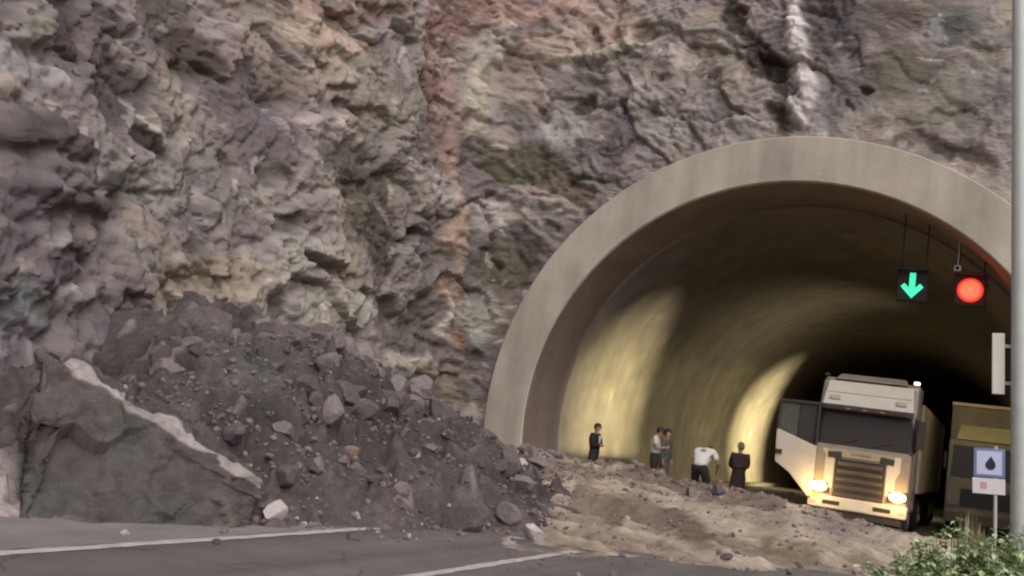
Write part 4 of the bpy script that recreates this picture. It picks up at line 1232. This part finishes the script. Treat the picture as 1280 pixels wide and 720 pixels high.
bend = dict(pelvis=(0, -.03, .80), waist=(0, .0, .94), chest=(0, .14, 1.14), neck=(0, .26, 1.25), jaw=(0, .34, 1.25), head=(0, .41, 1.23), crown=(0, .50, 1.24), face=(0, .3, -1),
            lhip=(-.10, 0, .76), lknee=(-.15, .16, .43), lankle=(-.15, -.04, .09), ltoe=(-.17, .11, .035), rhip=(.10, 0, .76), rknee=(.15, .16, .43), rankle=(.15, -.04, .09), rtoe=(.17, .11, .035),
            lsh=(-.20, .20, 1.19), lel=(-.31, .26, .94), lwr=(-.22, .40, .76), lha=(-.19, .44, .70), rsh=(.20, .20, 1.19), rel=(.31, .26, .94), rwr=(.22, .40, .76), rha=(.19, .44, .70))
person((-7.68, 29.5, .10), -12, 'person in a white T shirt stooping with their back turned', bend, WHITE, NAVY, size=1.2)
person((-6.66, 29.9, .06), 25, 'person in a long maroon coat and tan cap beside the stooping one', dict(lel=(-.21, .05, 1.12), rel=(.21, .05, 1.12), lwr=(-.12, .2, 1.05), rwr=(.12, .2, 1.05), lha=(-.06, .24, 1.06), rha=(.06, .24, 1.06)), MAROON, MAROON, long_sleeve=True, long_coat=True,
       cap=mat('tan_cap', (.22, .18, .10), .8, .1))

# ------------------------------------------------------------------ lamp post, marker board, sign
GALV = mat('galvanised_steel', A(164, 164, 160, 1.25), .5, .1, 6, metal=.15)
lp = empty('lamp_post', (.302, 12.3, .1))
tag(lp, 'tall grey steel lamp post at the right edge of the road', 'lamp post')
ax = Vector((-.0622, 0, 1)).normalized()
MB().cyl((0, 0, 0), ax * 9.2, .098, .075, n=28).build('pole', GALV, lp, smooth=False)
MB().cyl((0, 0, 0), ax * .05, .20, n=24).build('base_plate', GALV, lp)
MB().tube([ax * 9.15, ax * 9.6 + Vector((-.35, 0, 0)), ax * 9.75 + Vector((-1.5, 0, 0))], .045, 12).build('arm', GALV, lp)
MB().prism([(-2.6, -.14, 9.68), (-2.0, -.17, 9.68), (-1.9, -.1, 9.68), (-1.9, .1, 9.68), (-2.0, .17, 9.68), (-2.6, .14, 9.68)], (0, 0, .1)).build('lamp_head', GALV, lp, bevel=.03)
MB().prism([ax * .9 + Vector((.02, -.101, 0)), ax * .9 + Vector((.09, -.101, 0)), ax * 1.2 + Vector((.09, -.101, 0)), ax * 1.2 + Vector((.02, -.101, 0))], (0, .02, 0)).build('hatch', GALV, lp, bevel=.004)
mk = empty('marker_board', (-.088, 12.34, 2.95))
tag(mk, 'narrow upright white board clamped to the left side of the lamp post', 'marker board')
MB().box((0, 0, 0), (.125, .03, .66), Matrix.Rotation(math.radians(-3.5), 3, 'Y')).build('board', mat('white_enamel', A(196, 188, 180, 1.25), .4, .06), mk, bevel=.008)
for z in (-.2, .2):
    MB().box((.10, .035, z), (.2, .03, .035)).build('clamp', GALV, mk)
sg = empty('road_sign', (-.02, 17.85, .1))
tag(sg, 'blue framed pale square road sign with a black drop mark above a white plate', 'road sign')
lean = Matrix.Rotation(math.radians(-3.5), 3, 'Y')
MB().cyl((.06, .03, 0), (-.06, .03, 2.15), .026, n=14).build('post', GALV, sg)
bd = MB().box((-.135, 0, 1.885), (.44, .02, .44), lean).build('panel', mat('sign_blue', A(104, 116, 150, 1.2), .4, .08), sg, bevel=.006)
MB().box((-.135, -.013, 1.885), (.355, .008, .36), lean).build('field', mat('sign_lavender', A(182, 180, 208, 1.2), .4, .05), bd)
drop = [(0, .115)] + [(.072 * math.cos(a), -.02 + .078 * math.sin(a)) for a in np.linspace(.5, -math.pi - .5, 22)]
MB().prism([(-.115 + x, -.022, 1.875 + z) for x, z in drop], (0, .006, 0)).build('drop_mark', mat('sign_black', (.012, .016, .03), .5, .1), bd)
pl = MB().box((-.12, 0, 1.53), (.46, .02, .24), lean).build('plate', mat('sign_white', A(200, 192, 194, 1.2), .4, .06), sg, bevel=.006)
MB().box((-.19, -.012, 1.535), (.09, .006, .10), lean).build('red_mark', mat('sign_faded_red', A(176, 142, 140, 1.2), .5, .1), pl)

# ------------------------------------------------------------------ plants on the verge
LEAF = [mat('leaf_green', (.36, .44, .2), .6, .35, 3), mat('leaf_pale', (.5, .55, .36), .6, .3, 3), mat('leaf_dark', (.22, .29, .11), .6, .3, 3)]
STEM = mat('green_stem', (.09, .11, .035), .7, .2)
def weed_mesh(seed, h, w, n):
    r = random.Random(seed)
    bl, bs = bmesh.new(), bmesh.new()
    for k in range(n):
        a, rr = r.uniform(0, 6.28), w * math.sqrt(r.random()) * .5
        top = Vector((rr * 1.5 * math.cos(a), rr * 1.5 * math.sin(a), h * r.uniform(.55, 1.0) * (1 - .35 * (rr / (w * .5)) ** 2)))
        b0 = Vector((rr * .4 * math.cos(a), rr * .4 * math.sin(a), 0))
        M = Matrix.Translation((b0 + top) / 2) @ (top - b0).to_track_quat('Z', 'Y').to_matrix().to_4x4()
        bmesh.ops.create_cone(bs, segments=5, radius1=.008, radius2=.003, depth=(top - b0).length, matrix=M)
        tone = r.choices((0, 1, 2), (5, 3, 2))[0]
        for j in range(34):
            t = r.uniform(.25, 1.03)
            c = b0.lerp(top, t)
            ang, tilt, ll = r.uniform(0, 6.28), r.uniform(-.5, .75), r.uniform(.07, .17) * (1.1 - .4 * t)
            dv = Vector((math.cos(ang) * math.cos(tilt), math.sin(ang) * math.cos(tilt), math.sin(tilt)))
            sv = dv.cross(Vector((0, 0, 1))).normalized() * ll * r.uniform(.2, .36)
            pts = [c, c + dv * ll * .45 + sv, c + dv * ll + Vector((0, 0, -.25 * ll)), c + dv * ll * .45 - sv]
            f = bl.faces.new([bl.verts.new(q) for q in pts])
            f.material_index = tone if r.random() < .75 else r.randrange(3)
    ml, ms = bpy.data.meshes.new('foliage'), bpy.data.meshes.new('stems')
    bl.to_mesh(ml); bs.to_mesh(ms)
    bl.free(); bs.free()
    for m in LEAF: ml.materials.append(m)
    ms.materials.append(STEM)
    return ml, ms
for i, (x, y, h, w, n, lab) in enumerate([(-.58, 10.9, .98, .85, 70, 'leafy green weed leaning furthest over the road edge'),
                                          (-.30, 11.2, 1.22, .7, 80, 'tallest leafy green weed in front of the road sign'),
                                          (.06, 11.3, 1.24, .7, 80, 'leafy green weed at the left of the lamp post foot'),
                                          (.42, 11.6, 1.22, .8, 70, 'leafy green weed growing across the lamp post foot'),
                                          (-.15, 9.7, .95, .9, 70, 'low leafy green weed nearest to the road edge')]):
    w_ = empty('weed', (x, y, .08))
    tag(w_, lab, 'weed', 'weeds on the right verge')
    ml, ms = weed_mesh(70 + i, h, w, n)
    link('foliage', ml, None, w_)
    link('stems', ms, None, w_)
# dry stalks round the sign foot
DRY = mat('dry_straw', (.30, .25, .15), .8, .25)
for i, (x, y, h, lab) in enumerate([(-.42, 17.75, 1.2, 'clump of pale dry stalks left of the sign post'), (-.22, 17.9, 1.0, 'shorter clump of pale dry stalks at the sign post')]):
    r = random.Random(90 + i)
    bm = bmesh.new()
    for k in range(60):
        a, rr = r.uniform(0, 6.28), .11 * math.sqrt(r.random())
        hh = h * r.uniform(.6, 1)
        b0 = Vector((rr * math.cos(a), rr * math.sin(a), 0))
        tp = b0 * r.uniform(1, 2.0) + Vector((0, 0, hh))
        sv = Vector((-math.sin(a), math.cos(a), 0)) * .014
        vs_ = [bm.verts.new(q) for q in (b0 - sv, b0 + sv, b0.lerp(tp, .6) + sv * .9, tp, b0.lerp(tp, .6) - sv * .9)]
        bm.faces.new(vs_)
    me = bpy.data.meshes.new('dry_plant')
    bm.to_mesh(me); bm.free()
    tag(link('dry_plant', me, DRY, loc=(x, y, .1)), lab, 'plant', 'dry plants by the road sign')
# grass of the verge
bm = bmesh.new()
r = random.Random(5)
for k in range(9000):
    y = r.uniform(7, 27)
    e = float(np.interp(y, [-60, 19, 25, 28], [-.97, -.97, 1.18, 1.18]))
    x = e + .03 + (r.random() ** 1.5) * 3.2
    h, a = r.uniform(.08, .32) * (1.25 if y < 14 else 1), r.uniform(0, 6.28)
    b0 = Vector((x, y, .08))
    sv = Vector((math.cos(a), math.sin(a), 0)) * .010
    tp = b0 + Vector((r.uniform(-.12, .12), r.uniform(-.12, .12), h))
    f = bm.faces.new([bm.verts.new(q) for q in (b0 - sv, b0 + sv, tp)])
    f.material_index = r.choices((0, 1, 2), (5, 3, 1))[0]
me = bpy.data.meshes.new('grass')
bm.to_mesh(me); bm.free()
tag(link('grass', me, LEAF), 'rough green grass growing along the right verge', 'grass', kind='stuff')
